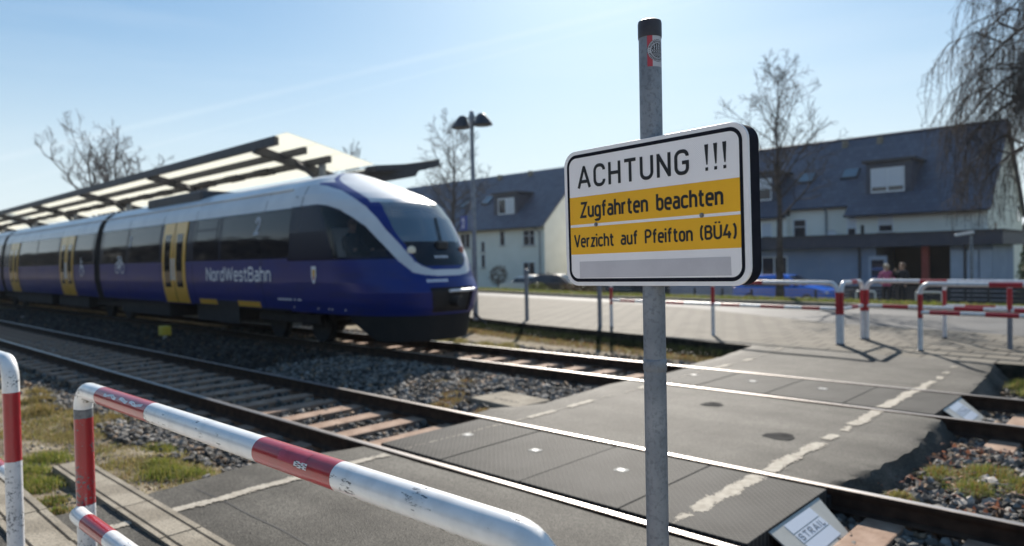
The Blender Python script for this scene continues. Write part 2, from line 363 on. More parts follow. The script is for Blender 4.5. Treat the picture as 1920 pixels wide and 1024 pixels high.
M['red_tape'] = mk('red_tape', (0.40, 0.03, 0.06), (0.46, 0.05, 0.09), scale=30, rough=0.5)
M['white_far'] = mk('white_enamel_plain', (0.78, 0.78, 0.77), (0.62, 0.62, 0.63), scale=12, rough=0.35)
M['red_far'] = mk('red_enamel_plain', (0.42, 0.012, 0.025), (0.34, 0.010, 0.02), scale=12, rough=0.35)
M['bare_steel'] = mk('bare_steel_collar', (0.12, 0.13, 0.145), (0.22, 0.23, 0.24), scale=40, rough=0.55, metal=0.3)
M['galv'] = mk('galvanised_steel', (0.17, 0.195, 0.23), (0.27, 0.295, 0.33), scale=9, rough=0.55, metal=0.35, c3=(0.10, 0.115, 0.14), s3=90, a3=0.5, bump=0.15, bscale=120)
M['cap'] = mk('black_plastic_cap', (0.030, 0.026, 0.034), (0.05, 0.045, 0.05), scale=30, rough=0.5)
M['black'] = mk('black_lettering', (0.012, 0.012, 0.014), rough=0.5)
M['edge_black'] = mk('sign_edge_black', (0.010, 0.011, 0.018), (0.016, 0.017, 0.025), scale=20, rough=0.8, spec=0.08)
M['steel_dark'] = mk('dark_grey_steel', (0.028, 0.031, 0.042), (0.045, 0.048, 0.058), scale=4, rough=0.55)
M['blue'] = mk('train_blue_paint', (0.001, 0.016, 0.17), (0.003, 0.020, 0.185), scale=1.6, rough=0.26, rough2=0.42, spec=0.35, coat=0.12, c3=(0.030, 0.028, 0.040), s3=3.0, a3=0.22, stretch=(0.5, 1.0, 2.2))
M['seam'] = mk('panel_seam', (0.03, 0.032, 0.05), rough=0.7, spec=.1)
M['twhite'] = mk('train_white_paint', (0.56, 0.575, 0.60), (0.67, 0.68, 0.69), scale=1.5, rough=0.35, coat=0.2)
M['tglass'] = mk('train_dark_glazing', (0.006, 0.008, 0.014), rough=0.04, spec=0.42)
M['tband'] = mk('train_dark_band', (0.010, 0.013, 0.030), rough=0.22, spec=0.16)
M['yellow'] = mk('train_door_yellow', (0.72, 0.40, 0.055), (0.78, 0.44, 0.065), scale=3, rough=0.3, coat=0.2)
M['under'] = mk('dark_underframe', (0.010, 0.010, 0.012), (0.022, 0.021, 0.021), scale=5, rough=0.8)
M['skirt'] = mk('grey_skirt_paint', (0.012, 0.015, 0.018), (0.018, 0.021, 0.023), scale=4, rough=0.7, spec=.2)
M['bellows'] = mk('gangway_rubber', (0.010, 0.010, 0.012), rough=0.75)
M['silver'] = mk('silver_lettering', (0.82, 0.83, 0.86), rough=0.5)
M['screen'] = glass_mat('windscreen_glass', (0.50, 0.55, 0.60), ior=3.2)
M['cabglass'] = glass_mat('cab_side_glass', (0.72, 0.75, 0.80), ior=1.35)
M['dull_silver'] = mk('dull_silver', (0.42, 0.45, 0.50), rough=0.5)
M['lamp_on'] = mk('headlight_lens', (0.8, 0.75, 0.6), rough=0.15)
M['red_lens'] = mk('tail_light_lens', (0.45, 0.16, 0.12), rough=0.2)
M['canopy_panel'] = transl_mat('canopy_sheet', (0.90, 0.89, 0.82), 0.80)
M['cream_wall'] = mk('cream_render', (0.80, 0.78, 0.70), (0.86, 0.84, 0.76), scale=1.0, rough=0.9, spec=0.1)
M['white_frame'] = mk('white_window_frame', (0.75, 0.76, 0.78), rough=0.4)
M['pane'] = mk('window_pane', (0.02, 0.026, 0.04), rough=0.05, spec=0.6)
M['blind'] = mk('roller_blind', (0.62, 0.63, 0.66), (0.66, 0.67, 0.70), scale=20, rough=0.6)
M['bluewall'] = mk('grey_blue_cladding', (0.20, 0.26, 0.37), (0.25, 0.31, 0.42), scale=1.0, rough=0.75)
M['paleblue'] = mk('pale_panel', (0.38, 0.44, 0.54), (0.44, 0.50, 0.60), scale=2.0, rough=0.6)
M['fascia'] = mk('slate_fascia', (0.030, 0.038, 0.065), (0.045, 0.053, 0.08), scale=3.0, rough=0.55)
M['dark_in'] = mk('dark_recess', (0.018, 0.018, 0.022), rough=0.9)
M['redpillar'] = mk('brick_red_pillar', (0.30, 0.055, 0.045), (0.36, 0.075, 0.06), scale=6, rough=0.8)
M['bark'] = mk('bark', (0.055, 0.046, 0.042), (0.12, 0.10, 0.09), scale=6, rough=0.9, spec=0.1)
M['bark_far'] = mk('grey_bark', (0.075, 0.068, 0.068), (0.13, 0.115, 0.11), scale=4, rough=0.9, spec=0.1)
M['carblue'] = mk('blue_car_paint', (0.02, 0.17, 0.80), rough=0.22, coat=0.5)
M['carwhite'] = mk('white_car_paint', (0.72, 0.74, 0.76), rough=0.25, coat=0.4)
M['cardark'] = mk('dark_car_paint', (0.022, 0.026, 0.045), rough=0.18, coat=0.5)
M['tyre'] = mk('tyre_rubber', (0.014, 0.014, 0.015), rough=0.85)
M['fence'] = mk('dark_fence_board', (0.018, 0.022, 0.034), (0.032, 0.036, 0.05), scale=6, rough=0.7)
M['pink'] = mk('pink_knit', (0.44, 0.10, 0.22), (0.50, 0.13, 0.26), scale=30, rough=0.9)
M['navy'] = mk('dark_cloth', (0.016, 0.018, 0.030), (0.026, 0.028, 0.040), scale=30, rough=0.9)
M['skin'] = mk('skin', (0.50, 0.30, 0.22), rough=0.55)
M['hair_light'] = mk('fair_hair', (0.52, 0.44, 0.32), (0.62, 0.54, 0.42), scale=40, rough=0.7)
M['hair_dark'] = mk('brown_hair', (0.20, 0.12, 0.085), (0.26, 0.16, 0.11), scale=40, rough=0.7)
M['yellow_box'] = mk('yellow_cover', (0.62, 0.44, 0.035), (0.68, 0.50, 0.05), scale=12, rough=0.5)
M['deflector'] = mk('zinc_sheet', (0.44, 0.42, 0.37), (0.52, 0.50, 0.44), scale=7, rough=0.6, metal=0.0)
M['label'] = mk('label_white', (0.72, 0.74, 0.78), rough=0.4)
M['label_grey'] = mk('label_print', (0.22, 0.23, 0.25), rough=0.5)
M['sign_blue'] = mk('sign_blue', (0.012, 0.045, 0.30), rough=0.45)
M['marker'] = mk('worn_marker', (0.26, 0.26, 0.24), (0.50, 0.49, 0.46), scale=40, rough=0.8, spec=.1)
M['litter'] = mk('litter_paper', (0.75, 0.76, 0.80), rough=0.7)
M['evergreen'] = attr_mat('evergreen_leaf', rough=0.6, transl=0.2)
M['patch'] = mk('tar_patch', (0.035, 0.034, 0.034), (0.065, 0.063, 0.060), scale=7, rough=0.95, spec=0.03, bump=0.5, bscale=70)
M['sticker_red'] = mk('sticker_red', (0.42, 0.05, 0.07), rough=0.5)
M['sticker_white'] = mk('sticker_white', (0.45, 0.46, 0.50), rough=0.5)

def pavement_mat():
    m = bpy.data.materials.new('pavement_slabs'); n, l = nodes(m); p = n['Principled BSDF']
    t = n.new('ShaderNodeTexCoord')
    br = n.new('ShaderNodeTexBrick'); br.inputs['Scale'].default_value = 1.0; br.inputs['Mortar Size'].default_value = 0.02
    br.inputs['Brick Width'].default_value = 0.5; br.inputs['Row Height'].default_value = 0.5
    br.inputs['Color1'].default_value = (0.150, 0.135, 0.110, 1); br.inputs['Color2'].default_value = (0.178, 0.161, 0.133, 1); br.inputs['Mortar'].default_value = (0.030, 0.027, 0.022, 1)
    l.new(t.outputs['Object'], br.inputs['Vector'])
    nz = n.new('ShaderNodeTexNoise'); nz.inputs['Scale'].default_value = 1.3; nz.inputs['Detail'].default_value = 8; l.new(t.outputs['Object'], nz.inputs['Vector'])
    mr = n.new('ShaderNodeMapRange'); mr.inputs['To Min'].default_value = 0.72; mr.inputs['To Max'].default_value = 1.2; l.new(nz.outputs['Fac'], mr.inputs['Value'])
    mx = n.new('ShaderNodeMix'); mx.data_type = 'RGBA'; mx.blend_type = 'MULTIPLY'; mx.inputs['Factor'].default_value = 1.0
    cb = n.new('ShaderNodeCombineXYZ'); [l.new(mr.outputs['Result'], cb.inputs[i]) for i in range(3)]
    l.new(br.outputs['Color'], mx.inputs['A']); l.new(cb.outputs[0], mx.inputs['B']); l.new(mx.outputs['Result'], p.inputs['Base Color'])
    p.inputs['Roughness'].default_value = 0.8; p.inputs['Specular IOR Level'].default_value = 0.08
    return m
M['pavement'] = pavement_mat()

def soil_mat():
    m = bpy.data.materials.new('ground_soil'); n, l = nodes(m); p = n['Principled BSDF']
    t = n.new('ShaderNodeTexCoord'); sx = n.new('ShaderNodeSeparateXYZ'); l.new(t.outputs['Object'], sx.inputs[0])
    def ramp(scale, cols, det=8):
        nz = n.new('ShaderNodeTexNoise'); nz.inputs['Scale'].default_value = scale; nz.inputs['Detail'].default_value = det; l.new(t.outputs['Object'], nz.inputs['Vector'])
        r = n.new('ShaderNodeValToRGB'); e = r.color_ramp.elements
        e[0].position = 0.36; e[1].position = 0.64; e[0].color = (*cols[0], 1); e[1].color = (*cols[1], 1); l.new(nz.outputs['Fac'], r.inputs['Fac']); return r.outputs['Color']
    soil = ramp(3.5, [(0.13, 0.10, 0.065), (0.30, 0.255, 0.185)])
    grass = ramp(0.9, [(0.075, 0.085, 0.03), (0.17, 0.15, 0.06)])
    mr = n.new('ShaderNodeMapRange'); mr.inputs['From Min'].default_value = 23; mr.inputs['From Max'].default_value = 25; l.new(sx.outputs['Y'], mr.inputs['Value'])
    mx = n.new('ShaderNodeMix'); mx.data_type = 'RGBA'; l.new(mr.outputs['Result'], mx.inputs['Factor']); l.new(soil, mx.inputs['A']); l.new(grass, mx.inputs['B'])
    l.new(mx.outputs['Result'], p.inputs['Base Color']); p.inputs['Roughness'].default_value = 0.95; p.inputs['Specular IOR Level'].default_value = 0.1
    bn = n.new('ShaderNodeTexNoise'); bn.inputs['Scale'].default_value = 30; bn.inputs['Detail'].default_value = 6; l.new(t.outputs['Object'], bn.inputs['Vector'])
    b = n.new('ShaderNodeBump'); b.inputs['Strength'].default_value = 0.8; b.inputs['Distance'].default_value = 0.03; l.new(bn.outputs['Fac'], b.inputs['Height']); l.new(b.outputs['Normal'], p.inputs['Normal'])
    return m
M['soil'] = soil_mat()

def tile_mat():
    m = bpy.data.materials.new('roof_tiles'); n, l = nodes(m); p = n['Principled BSDF']
    t = n.new('ShaderNodeTexCoord'); mpn = n.new('ShaderNodeMapping'); mpn.inputs['Rotation'].default_value = (0, 0, 0); l.new(t.outputs['UV'], mpn.inputs['Vector'])
    br = n.new('ShaderNodeTexBrick'); br.inputs['Scale'].default_value = 1.0; br.inputs['Brick Width'].default_value = 0.36; br.inputs['Row Height'].default_value = 0.38; br.inputs['Mortar Size'].default_value = 0.018; br.inputs['Mortar Smooth'].default_value = 0.8
    br.inputs['Color1'].default_value = (0.050, 0.065, 0.102, 1); br.inputs['Color2'].default_value = (0.080, 0.098, 0.140, 1); br.inputs['Mortar'].default_value = (0.012, 0.014, 0.022, 1)
    l.new(mpn.outputs['Vector'], br.inputs['Vector']); l.new(br.outputs['Color'], p.inputs['Base Color'])
    p.inputs['Roughness'].default_value = 0.5
    b = n.new('ShaderNodeBump'); b.inputs['Strength'].default_value = 0.6; b.inputs['Distance'].default_value = 0.04; b.invert = True
    l.new(br.outputs['Fac'], b.inputs['Height']); l.new(b.outputs['Normal'], p.inputs['Normal'])
    return m
M['tiles'] = tile_mat()

def sheeting_mat(name, c):
    """retroreflective sheeting: fine honeycomb in the film"""
    m = bpy.data.materials.new(name); n, l = nodes(m); p = n['Principled BSDF']
    t = n.new('ShaderNodeTexCoord'); mpn = n.new('ShaderNodeMapping'); mpn.inputs['Rotation'].default_value = (0, math.radians(45), 0); mpn.inputs['Scale'].default_value = (260, 1, 260); l.new(t.outputs['Object'], mpn.inputs['Vector'])
    vo = n.new('ShaderNodeTexVoronoi'); vo.feature = 'DISTANCE_TO_EDGE'; vo.inputs['Scale'].default_value = 1.0; vo.inputs['Randomness'].default_value = 0.0; l.new(mpn.outputs['Vector'], vo.inputs['Vector'])
    r = n.new('ShaderNodeValToRGB'); r.color_ramp.elements[0].position = 0.06; r.color_ramp.elements[1].position = 0.22
    r.color_ramp.elements[0].color = (*[x * 1.12 for x in c], 1); r.color_ramp.elements[1].color = (*[x * 0.90 for x in c], 1); l.new(vo.outputs['Distance'], r.inputs['Fac'])
    nz = n.new('ShaderNodeTexNoise'); nz.inputs['Scale'].default_value = 5; nz.inputs['Detail'].default_value = 6; l.new(t.outputs['Object'], nz.inputs['Vector'])
    mr = n.new('ShaderNodeMapRange'); mr.inputs['To Min'].default_value = 0.86; mr.inputs['To Max'].default_value = 1.1; l.new(nz.outputs['Fac'], mr.inputs['Value'])
    cb = n.new('ShaderNodeCombineXYZ'); [l.new(mr.outputs['Result'], cb.inputs[i]) for i in range(3)]
    mx = n.new('ShaderNodeMix'); mx.data_type = 'RGBA'; mx.blend_type = 'MULTIPLY'; mx.inputs['Factor'].default_value = 1; l.new(r.outputs['Color'], mx.inputs['A']); l.new(cb.outputs[0], mx.inputs['B'])
    l.new(mx.outputs['Result'], p.inputs['Base Color']); p.inputs['Roughness'].default_value = 0.35; p.inputs['Coat Weight'].default_value = 0.15
    return m
M['sheet_white'] = sheeting_mat('white_sheeting', (0.90, 0.87, 0.88))
M['sheet_orange'] = sheeting_mat('orange_sheeting', (0.90, 0.47, 0.02))
M['rim_grey'] = mk('sign_rim', (0.86, 0.84, 0.85), (0.80, 0.78, 0.79), scale=20, rough=0.4)
M['tape'] = mk('grey_tape', (0.52, 0.50, 0.53), (0.58, 0.56, 0.59), scale=9, rough=0.5, c3=(0.64, 0.62, 0.65), s3=300, a3=0.3)

# ------------------------------------------------------------------ helpers: stroke lettering (engineering-style grotesque)
def rounded(pts, closed=False, seg=7):
    """polyline with per-vertex corner radius (x,y[,r]) -> dense points"""
    P = [(p[0], p[1], p[2] if len(p) > 2 else 0.0) for p in pts]; out = []; n = len(P)
    for i, (x, y, r) in enumerate(P):
        if r <= 0 or (not closed and i in (0, n - 1)): out.append((x, y)); continue
        a = Vector(P[i - 1][:2]); b = Vector((x, y)); c = Vector(P[(i + 1) % n][:2])
        u = (a - b); v = (c - b); lu, lv = u.length, v.length; u.normalize(); v.normalize()
        ang = u.angle(v); d = min(r / math.tan(ang / 2), lu * 0.999 if (i - 1 == 0 and not closed) else lu * 0.5001, lv * 0.999 if (i + 1 == n - 1 and not closed) else lv * 0.5001)
        rr = d * math.tan(ang / 2); cen = b + (u + v).normalized() * (rr / math.sin(ang / 2))
        s = b + u * d; e = b + v * d; a0 = math.atan2(s.y - cen.y, s.x - cen.x); a1 = math.atan2(e.y - cen.y, e.x - cen.x)
        da = (a1 - a0 + PI) % (2 * PI) - PI
        for k in range(seg + 1): out.append((cen.x + rr * math.cos(a0 + da * k / seg), cen.y + rr * math.sin(a0 + da * k / seg)))
    if closed: out.append(out[0])
    return out
XH = 0.70
def _bowl(w, h, y0=0.0): r = w * 0.5; return [(0, y0, r), (w, y0, r), (w, y0 + h, r), (0, y0 + h, r)]
GL = {
 'A': (0.66, [[(-0.02, -0.06), (0.33, 1.04, 0.02), (0.68, -0.06)], [(0.11, 0.27), (0.55, 0.27)]]),
 'C': (0.56, [[(0.56, 0.74), (0.56, 1, .28), (0, 1, .28), (0, 0, .28), (0.56, 0, .28), (0.56, 0.26)]]),
 'H': (0.56, [[(0, -0.06), (0, 1.06)], [(0.56, -0.06), (0.56, 1.06)], [(0, 0.51), (0.56, 0.51)]]),
 'T': (0.56, [[(-0.04, 1), (0.60, 1)], [(0.28, 1), (0.28, -0.06)]]),
 'U': (0.56, [[(0, 1.06), (0, 0, .28), (0.56, 0, .28), (0.56, 1.06)]]),
 'N': (0.56, [[(0, -0.06), (0, 1.06)], [(0, 1.0), (0.56, 0.0)], [(0.56, -0.06), (0.56, 1.06)]]),
 'G': (0.56, [[(0.56, 0.76), (0.56, 1, .28), (0, 1, .28), (0, 0, .28), (0.56, 0, .28), (0.56, 0.48), (0.30, 0.48)]]),
 'Z': (0.50, [[(-0.02, 1), (0.50, 1), (0.0, 0), (0.52, 0)]]),
 'V': (0.54, [[(-0.03, 1.06), (0.27, -0.02, 0.02), (0.57, 1.06)]]),
 'P': (0.50, [[(0, -0.06), (0, 1.0)], [(0, 1), (0.50, 1, .26), (0.50, 0.46, .26), (0, 0.46)]]),
 'B': (0.52, [[(0, 0), (0, 1)], [(0, 1), (0.49, 1, .22), (0.49, 0.54, .22), (0, 0.54)], [(0, 0.54), (0.52, 0.54, .26), (0.52, 0, .26), (0, 0)]]),
 'S': (0.50, [[(0.50, 0.76), (0.50, 1, .24), (0, 1, .24), (0, 0.52, .24), (0.50, 0.52, .24), (0.50, 0, .24), (0, 0, .24), (0, 0.24)]]),
 'R': (0.52, [[(0, -0.06), (0, 1.0)], [(0, 1), (0.52, 1, .26), (0.52, 0.48, .26), (0, 0.48)], [(0.24, 0.48), (0.54, -0.06)]]),
 'I': (0.0, [[(0, -0.06), (0, 1.06)]]),
 'L': (0.46, [[(0, 1.06), (0, 0), (0.46, 0)]]),
 'W': (0.90, [[(0, 1.06), (0.22, 0, .02), (0.45, 0.95, .02), (0.68, 0, .02), (0.90, 1.06)]]),
 '2': (0.50, [[(0, 0.70), (0, 1, .25), (0.50, 1, .25), (0.50, 0.55, .3), (0, 0), (0.54, 0)]]),
 '4': (0.56, [[(0.30, 1.06), (0.0, 0.26), (0.60, 0.26)], [(0.42, 0.52), (0.42, -0.06)]]),
 'u': (0.42, [[(0, XH + .06), (0, 0, .21), (0.42, 0, .21), (0.42, XH * 0.5)], [(0.42, XH + .06), (0.42, -0.06)]]),
 'g': (0.42, ['c' , _bowl(0.42, XH), [(0.42, XH + .04), (0.42, -0.30, .2), (0, -0.30, .2), (0.0, -0.24)]]),
 'f': (0.30, [[(0.34, 1.0), (0.12, 1.0, .14), (0.12, -0.06)], [(-0.04, XH), (0.32, XH)]]),
 'a': (0.40, [[(0.02, XH), (0.40, XH, .18), (0.40, -0.06)], [(0.40, 0.41), (0, 0.41, .19), (0, 0, .19), (0.40, 0, .19), (0.40, 0.3)]]),
 'h': (0.42, [[(0, -0.06), (0, 1.06)], [(0, XH * 0.4), (0, XH, .21), (0.42, XH, .21), (0.42, -0.06)]]),
 'r': (0.26, [[(0, -0.06), (0, XH + .06)], [(0, XH * 0.45), (0, XH, .2), (0.28, XH)]]),
 't': (0.30, [[(0.10, 0.98), (0.10, 0, .15), (0.34, 0)], [(-0.05, XH), (0.33, XH)]]),
 'e': (0.42, [[(0, 0.37), (0.42, 0.37), (0.42, XH, .21), (0, XH, .21), (0, 0, .21), (0.40, 0)]]),
 'n': (0.42, [[(0, -0.06), (0, XH + .06)], [(0, XH * 0.4), (0, XH, .21), (0.42, XH, .21), (0.42, -0.06)]]),
 'b': (0.42, [[(0, -0.0), (0, 1.06)], 'c', _bowl(0.42, XH)]),
 'd': (0.42, [[(0.42, -0.0), (0.42, 1.06)], 'c', _bowl(0.42, XH)]),
 'o': (0.42, ['c', _bowl(0.42, XH)]),
 'c': (0.40, [[(0.40, XH - .12), (0.40, XH, .2), (0, XH, .2), (0, 0, .2), (0.40, 0, .2), (0.40, 0.12)]]),
 'i': (0.0, [[(0, -0.06), (0, XH + .06)], [(0, 0.90), (0, 1.06)]]),
 'z': (0.36, [[(-0.02, XH), (0.36, XH), (0, 0), (0.38, 0)]]),
 's': (0.36, [[(0.36, XH * .80), (0.36, XH, .17), (0, XH, .17), (0, XH * .52, .17), (0.36, XH * .52, .17), (0.36, 0, .17), (0, 0, .17), (0, XH * .2)]]),
 '(': (0.14, [[(0.14, 1.10), (0, 0.80, .5), (0, 0.20, .5), (0.14, -0.12)]]),
 ')': (0.14, [[(0, 1.10), (0.14, 0.80, .5), (0.14, 0.20, .5), (0, -0.12)]]),
}
GL['\u00dc'] = (0.56, GL['U'][1] + [[(0.13, 1.20), (0.13, 1.34)], [(0.43, 1.20), (0.43, 1.34)]])

def lettering(mb, text, x0, x1, y0, cap, t, frame, mat=0, gap=0.30, space=0.42, lift=0.00002):
    """strokes of `text` fitted between x0..x1 (outer), baseline y0, outer cap height `cap`, stroke t; frame(x, y, k) -> 3D point"""
    h = cap - t; yb = y0 + t / 2
    wtot = 0; adv = []
    for i, ch in enumerate(text):
        if ch == ' ': adv.append(space); wtot += space; continue
        w = GL[ch][0]; g = gap if i < len(text) - 1 else 0
        adv.append(w + g); wtot += w + g
    sx = (x1 - x0 - t) / wtot; x = x0 + t / 2; k = 0
    for ch, a in zip(text, adv):
        if ch != ' ':
            closed = False
            for st in GL[ch][1]:
                if st == 'c': closed = True; continue
                pts = [(x + p[0] * sx, yb + p[1] * h, (p[2] * min(sx, h) if len(p) > 2 else 0)) for p in st]
                stroke(mb, rounded(pts, closed), t, frame, mat, k * lift, closed); k += 1; closed = False
        x += a * sx

def stroke(mb, pts, t, frame, mat=0, lift=0.0, closed=False):
    q = [Vector(p) for p in pts]; d = [q[0]]
    for p in q[1:]:
        if (p - d[-1]).length > 1e-7: d.append(p)
    n = len(d); Lp, Rp = [], []
    for i in range(n):
        if closed and i in (0, n - 1): a = (d[1] - d[0]).normalized(); b = (d[-1] - d[-2]).normalized()
        else: a = (d[min(i + 1, n - 1)] - d[i]); b = (d[i] - d[max(i - 1, 0)]); a = (a if a.length > 0 else b).normalized(); b = (b if b.length > 0 else a).normalized()
        tn = (a + b); tn = tn.normalized() if tn.length > 1e-4 else a
        nn = Vector((-tn.y, tn.x)); c = max(0.35, nn.dot(Vector((-a.y, a.x)))); o = nn * (t / 2 / c)
        Lp.append(d[i] + o); Rp.append(d[i] - o)
    for i in range(n - 1):
        mb.face([frame(Rp[i].x, Rp[i].y, lift), frame(Rp[i + 1].x, Rp[i + 1].y, lift), frame(Lp[i + 1].x, Lp[i + 1].y, lift), frame(Lp[i].x, Lp[i].y, lift)], mat)

def round_rect(x0, x1, y0, y1, r, seg=8):
    out = []
    for cx, cy, a in ((x1 - r, y1 - r, 0), (x0 + r, y1 - r, 90), (x0 + r, y0 + r, 180), (x1 - r, y0 + r, 270)):
        for k in range(seg + 1):
            b = math.radians(a + 90 * k / seg); out.append((cx + r * math.cos(b), cy + r * math.sin(b)))
    return out

# ------------------------------------------------------------------ the warning sign and its post
POST = Vector((-1.0545, 1.683, 0))
post = thing("sign_post", "tall grey steel post with dark cap carrying the warning sign", "post", (POST.x, POST.y, -0.05))
MB().tube([POST + Vector((0, 0, z)) for z in (-0.05, 0.8, 1.6, 2.34)], 0.0308, 28).build("pole", M['galv'], post)
MB().lathe([(0.0322, 2.335), (0.0326, 2.34), (0.0326, 2.374), (0.0312, 2.381), (0.026, 2.384), (0.0001, 2.385)], (POST.x, POST.y, 0), 28).build("cap", M['cap'], post)
MB().lathe([(0.0311, 1.42), (0.0325, 1.422), (0.0325, 1.452), (0.0311, 1.454)], (POST.x, POST.y, 0), 28).build("clamp_band", M['galv'], post)
# wrapped sticker with a round badge
def sticker():
    mb = MB(); z0, z1 = 2.252, 2.338; nA, nZ = 56, 60
    a0, a1 = math.radians(-72), math.radians(16); P = []
    for i in range(nZ + 1):
        P.append([(POST.x + 0.0312 * math.cos(a0 + (a1 - a0) * j / nA), POST.y + 0.0312 * math.sin(a0 + (a1 - a0) * j / nA), z0 + (z1 - z0) * i / nZ) for j in range(nA + 1)])
    def mf(i, j):
        u = (j + .5) / nA * (a1 - a0) * 0.0312; v = (i + .5) / nZ * (z1 - z0) - 0.043
        cu = u - 0.030; d = math.hypot(cu * 1.0, v)
        if d < 0.0300:
            an = math.degrees(math.atan2(v, cu)) % 360
            if d > 0.0290: return 2
            if d > 0.0195:
                k = an / 9.0
                if 165 < an < 195: return 2 if (abs((an % 10) - 5) < 2 and 0.0225 < d < 0.0265) else 1
                return 2 if (k % 1.0) < 0.62 and 0.0212 < d < 0.0278 else 1
            if d > 0.0182: return 2
            return 2 if math.sin(cu * 900 + 2.2 * math.sin(v * 700)) * math.sin(v * 640 + 1.0) > -0.15 else 1
        return 0 if u < 0.0145 else 1
    mb.grid(P, matfn=mf)
    return mb.build("sticker", [M['sticker_red'], M['sticker_white'], M['black']], post)
stk = sticker(); tag(stk, "faded red and white sticker with a round badge")

SW, SH, ST = 0.607, 0.400, 0.055
SE = Vector((0.99685, -0.0793, 0)); SN = Vector((-0.0793, -0.99685, 0)); SZ = Vector((0, 0, 1))
tilt = math.radians(0.72); e2 = SE * math.cos(tilt) + SZ * math.sin(tilt); z2 = -SE * math.sin(tilt) + SZ * math.cos(tilt)
SO = Vector((-1.0535, 1.6502, 1.6577 + SH / 2))                     # centre of the front face
def sf(u, v, k=0.0): return SO + e2 * (u - SW / 2) + z2 * (v - SH / 2) + SN * k
sign = thing("warning_sign", "white and orange ACHTUNG sign with black border on grey post", "sign", tuple(SO))
def slab(poly, k0, k1, mb, mat=0, side=None):
    n = len(poly)
    mb.face([sf(x, y, k1) for x, y in poly], mat); mb.face([sf(x, y, k0) for x, y in reversed(poly)], mat)
    for i in range(n):
        j = (i + 1) % n; mb.face([sf(*poly[i], k0), sf(*poly[j], k0), sf(*poly[j], k1), sf(*poly[i], k1)], mat if side is None else side)
    return mb
slab(round_rect(0, SW, 0, SH, 0.046), -ST, -0.0105, MB()).build("case", M['edge_black'], sign)
slab(round_rect(-0.001, SW + 0.001, -0.001, SH + 0.001, 0.046), -0.010, 0.0, MB()).build("front_plate", M['rim_grey'], sign, bevel=0.0012)
def ring(mb, a, b, k, mat=0):
    n = len(a)
    for i in range(n):
        j = (i + 1) % n; mb.face([sf(*a[i], k), sf(*a[j], k), sf(*b[j], k), sf(*b[i], k)], mat)
ring_mb = MB(); ring(ring_mb, round_rect(0.0115, SW - 0.0125, 0.0105, SH - 0.0105, 0.036), round_rect(0.0205, SW - 0.0215, 0.0205, SH - 0.0205, 0.027), 0.0006)
ring_mb.build("border", M['edge_black'], sign)
slab(round_rect(0.0203, SW - 0.0213, 0.0203, SH - 0.0203, 0.027), 0.0001, 0.0004, MB()).build("white_face", M['sheet_white'], sign)
slab([(0.0206, 0.1815), (SW - 0.0216, 0.1815), (SW - 0.0216, 0.2635), (0.0206, 0.2635)], 0.0005, 0.0008, MB()).build("orange_band", M['sheet_orange'], sign)
slab([(0.0206, 0.0925), (SW - 0.0216, 0.0925), (SW - 0.0216, 0.1735), (0.0206, 0.1735)], 0.0005, 0.0008, MB()).build("orange_band", M['sheet_orange'], sign)
slab([(0.0535, 0.0200 + .0022), (0.557, 0.0230 + .0022), (0.556, 0.0715), (0.0535, 0.0705)], 0.0005, 0.0009, MB()).build("grey_tape", M['tape'], sign)
tx = MB()
fr = lambda x, y, k: sf(x, y, 0.0011 + k)
lettering(tx, "ACHTUNG", 0.0545, 0.4435, 0.2875, 0.0665, 0.0098, fr, gap=0.335)
for k in range(3):                                                   # three wedge-shaped exclamation marks
    x = 0.4945 + k * 0.0255
    tx.face([fr(x - 0.0012 + 0.0006, 0.3055, 0), fr(x + 0.0034, 0.3055, 0), fr(x + 0.0062, 0.3565, 0), fr(x - 0.0052, 0.3565, 0)])
    tx.face([fr(x - 0.0034, 0.2900, 0), fr(x + 0.0046, 0.2900, 0), fr(x + 0.0046, 0.2985, 0), fr(x - 0.0034, 0.2985, 0)])
lettering(tx, "Zugfahrten", 0.0615, 0.3105, 0.2000, 0.0475, 0.0078, fr, gap=0.24)
lettering(tx, "beachten", 0.3370, 0.5400, 0.2000, 0.0475, 0.0078, fr, gap=0.24)
lettering(tx, "Verzicht", 0.0345, 0.1885, 0.1125, 0.0395, 0.0064, fr, gap=0.24)
lettering(tx, "auf", 0.2120, 0.2730, 0.1135, 0.0395, 0.0064, fr, gap=0.24)
lettering(tx, "Pfeifton", 0.2965, 0.4495, 0.1140, 0.0395, 0.0064, fr, gap=0.24)
lettering(tx, "(B\u00dc4)", 0.4705, 0.5745, 0.1155, 0.0375, 0.0064, fr, gap=0.26)
tx.build("lettering", M['black'], sign)
for (bx, by) in ((0.1224, 0.1778), (0.4774, 0.1790)):
    mb = MB(); c = sf(bx, by, 0.0008); P = []
    for r, k in ((0.0062, 0), (0.0062, 0.0016), (0.0040, 0.0018), (0.0036, 0.0045), (0.0001, 0.0050)):
        P.append([c + (e2 * math.cos(a) + z2 * math.sin(a)) * r + SN * k for a in [2 * PI * j / 14 for j in range(14)]])
    mb.grid(P, closed_u=True); mb.build("bolt", M['bare_steel'], sign)

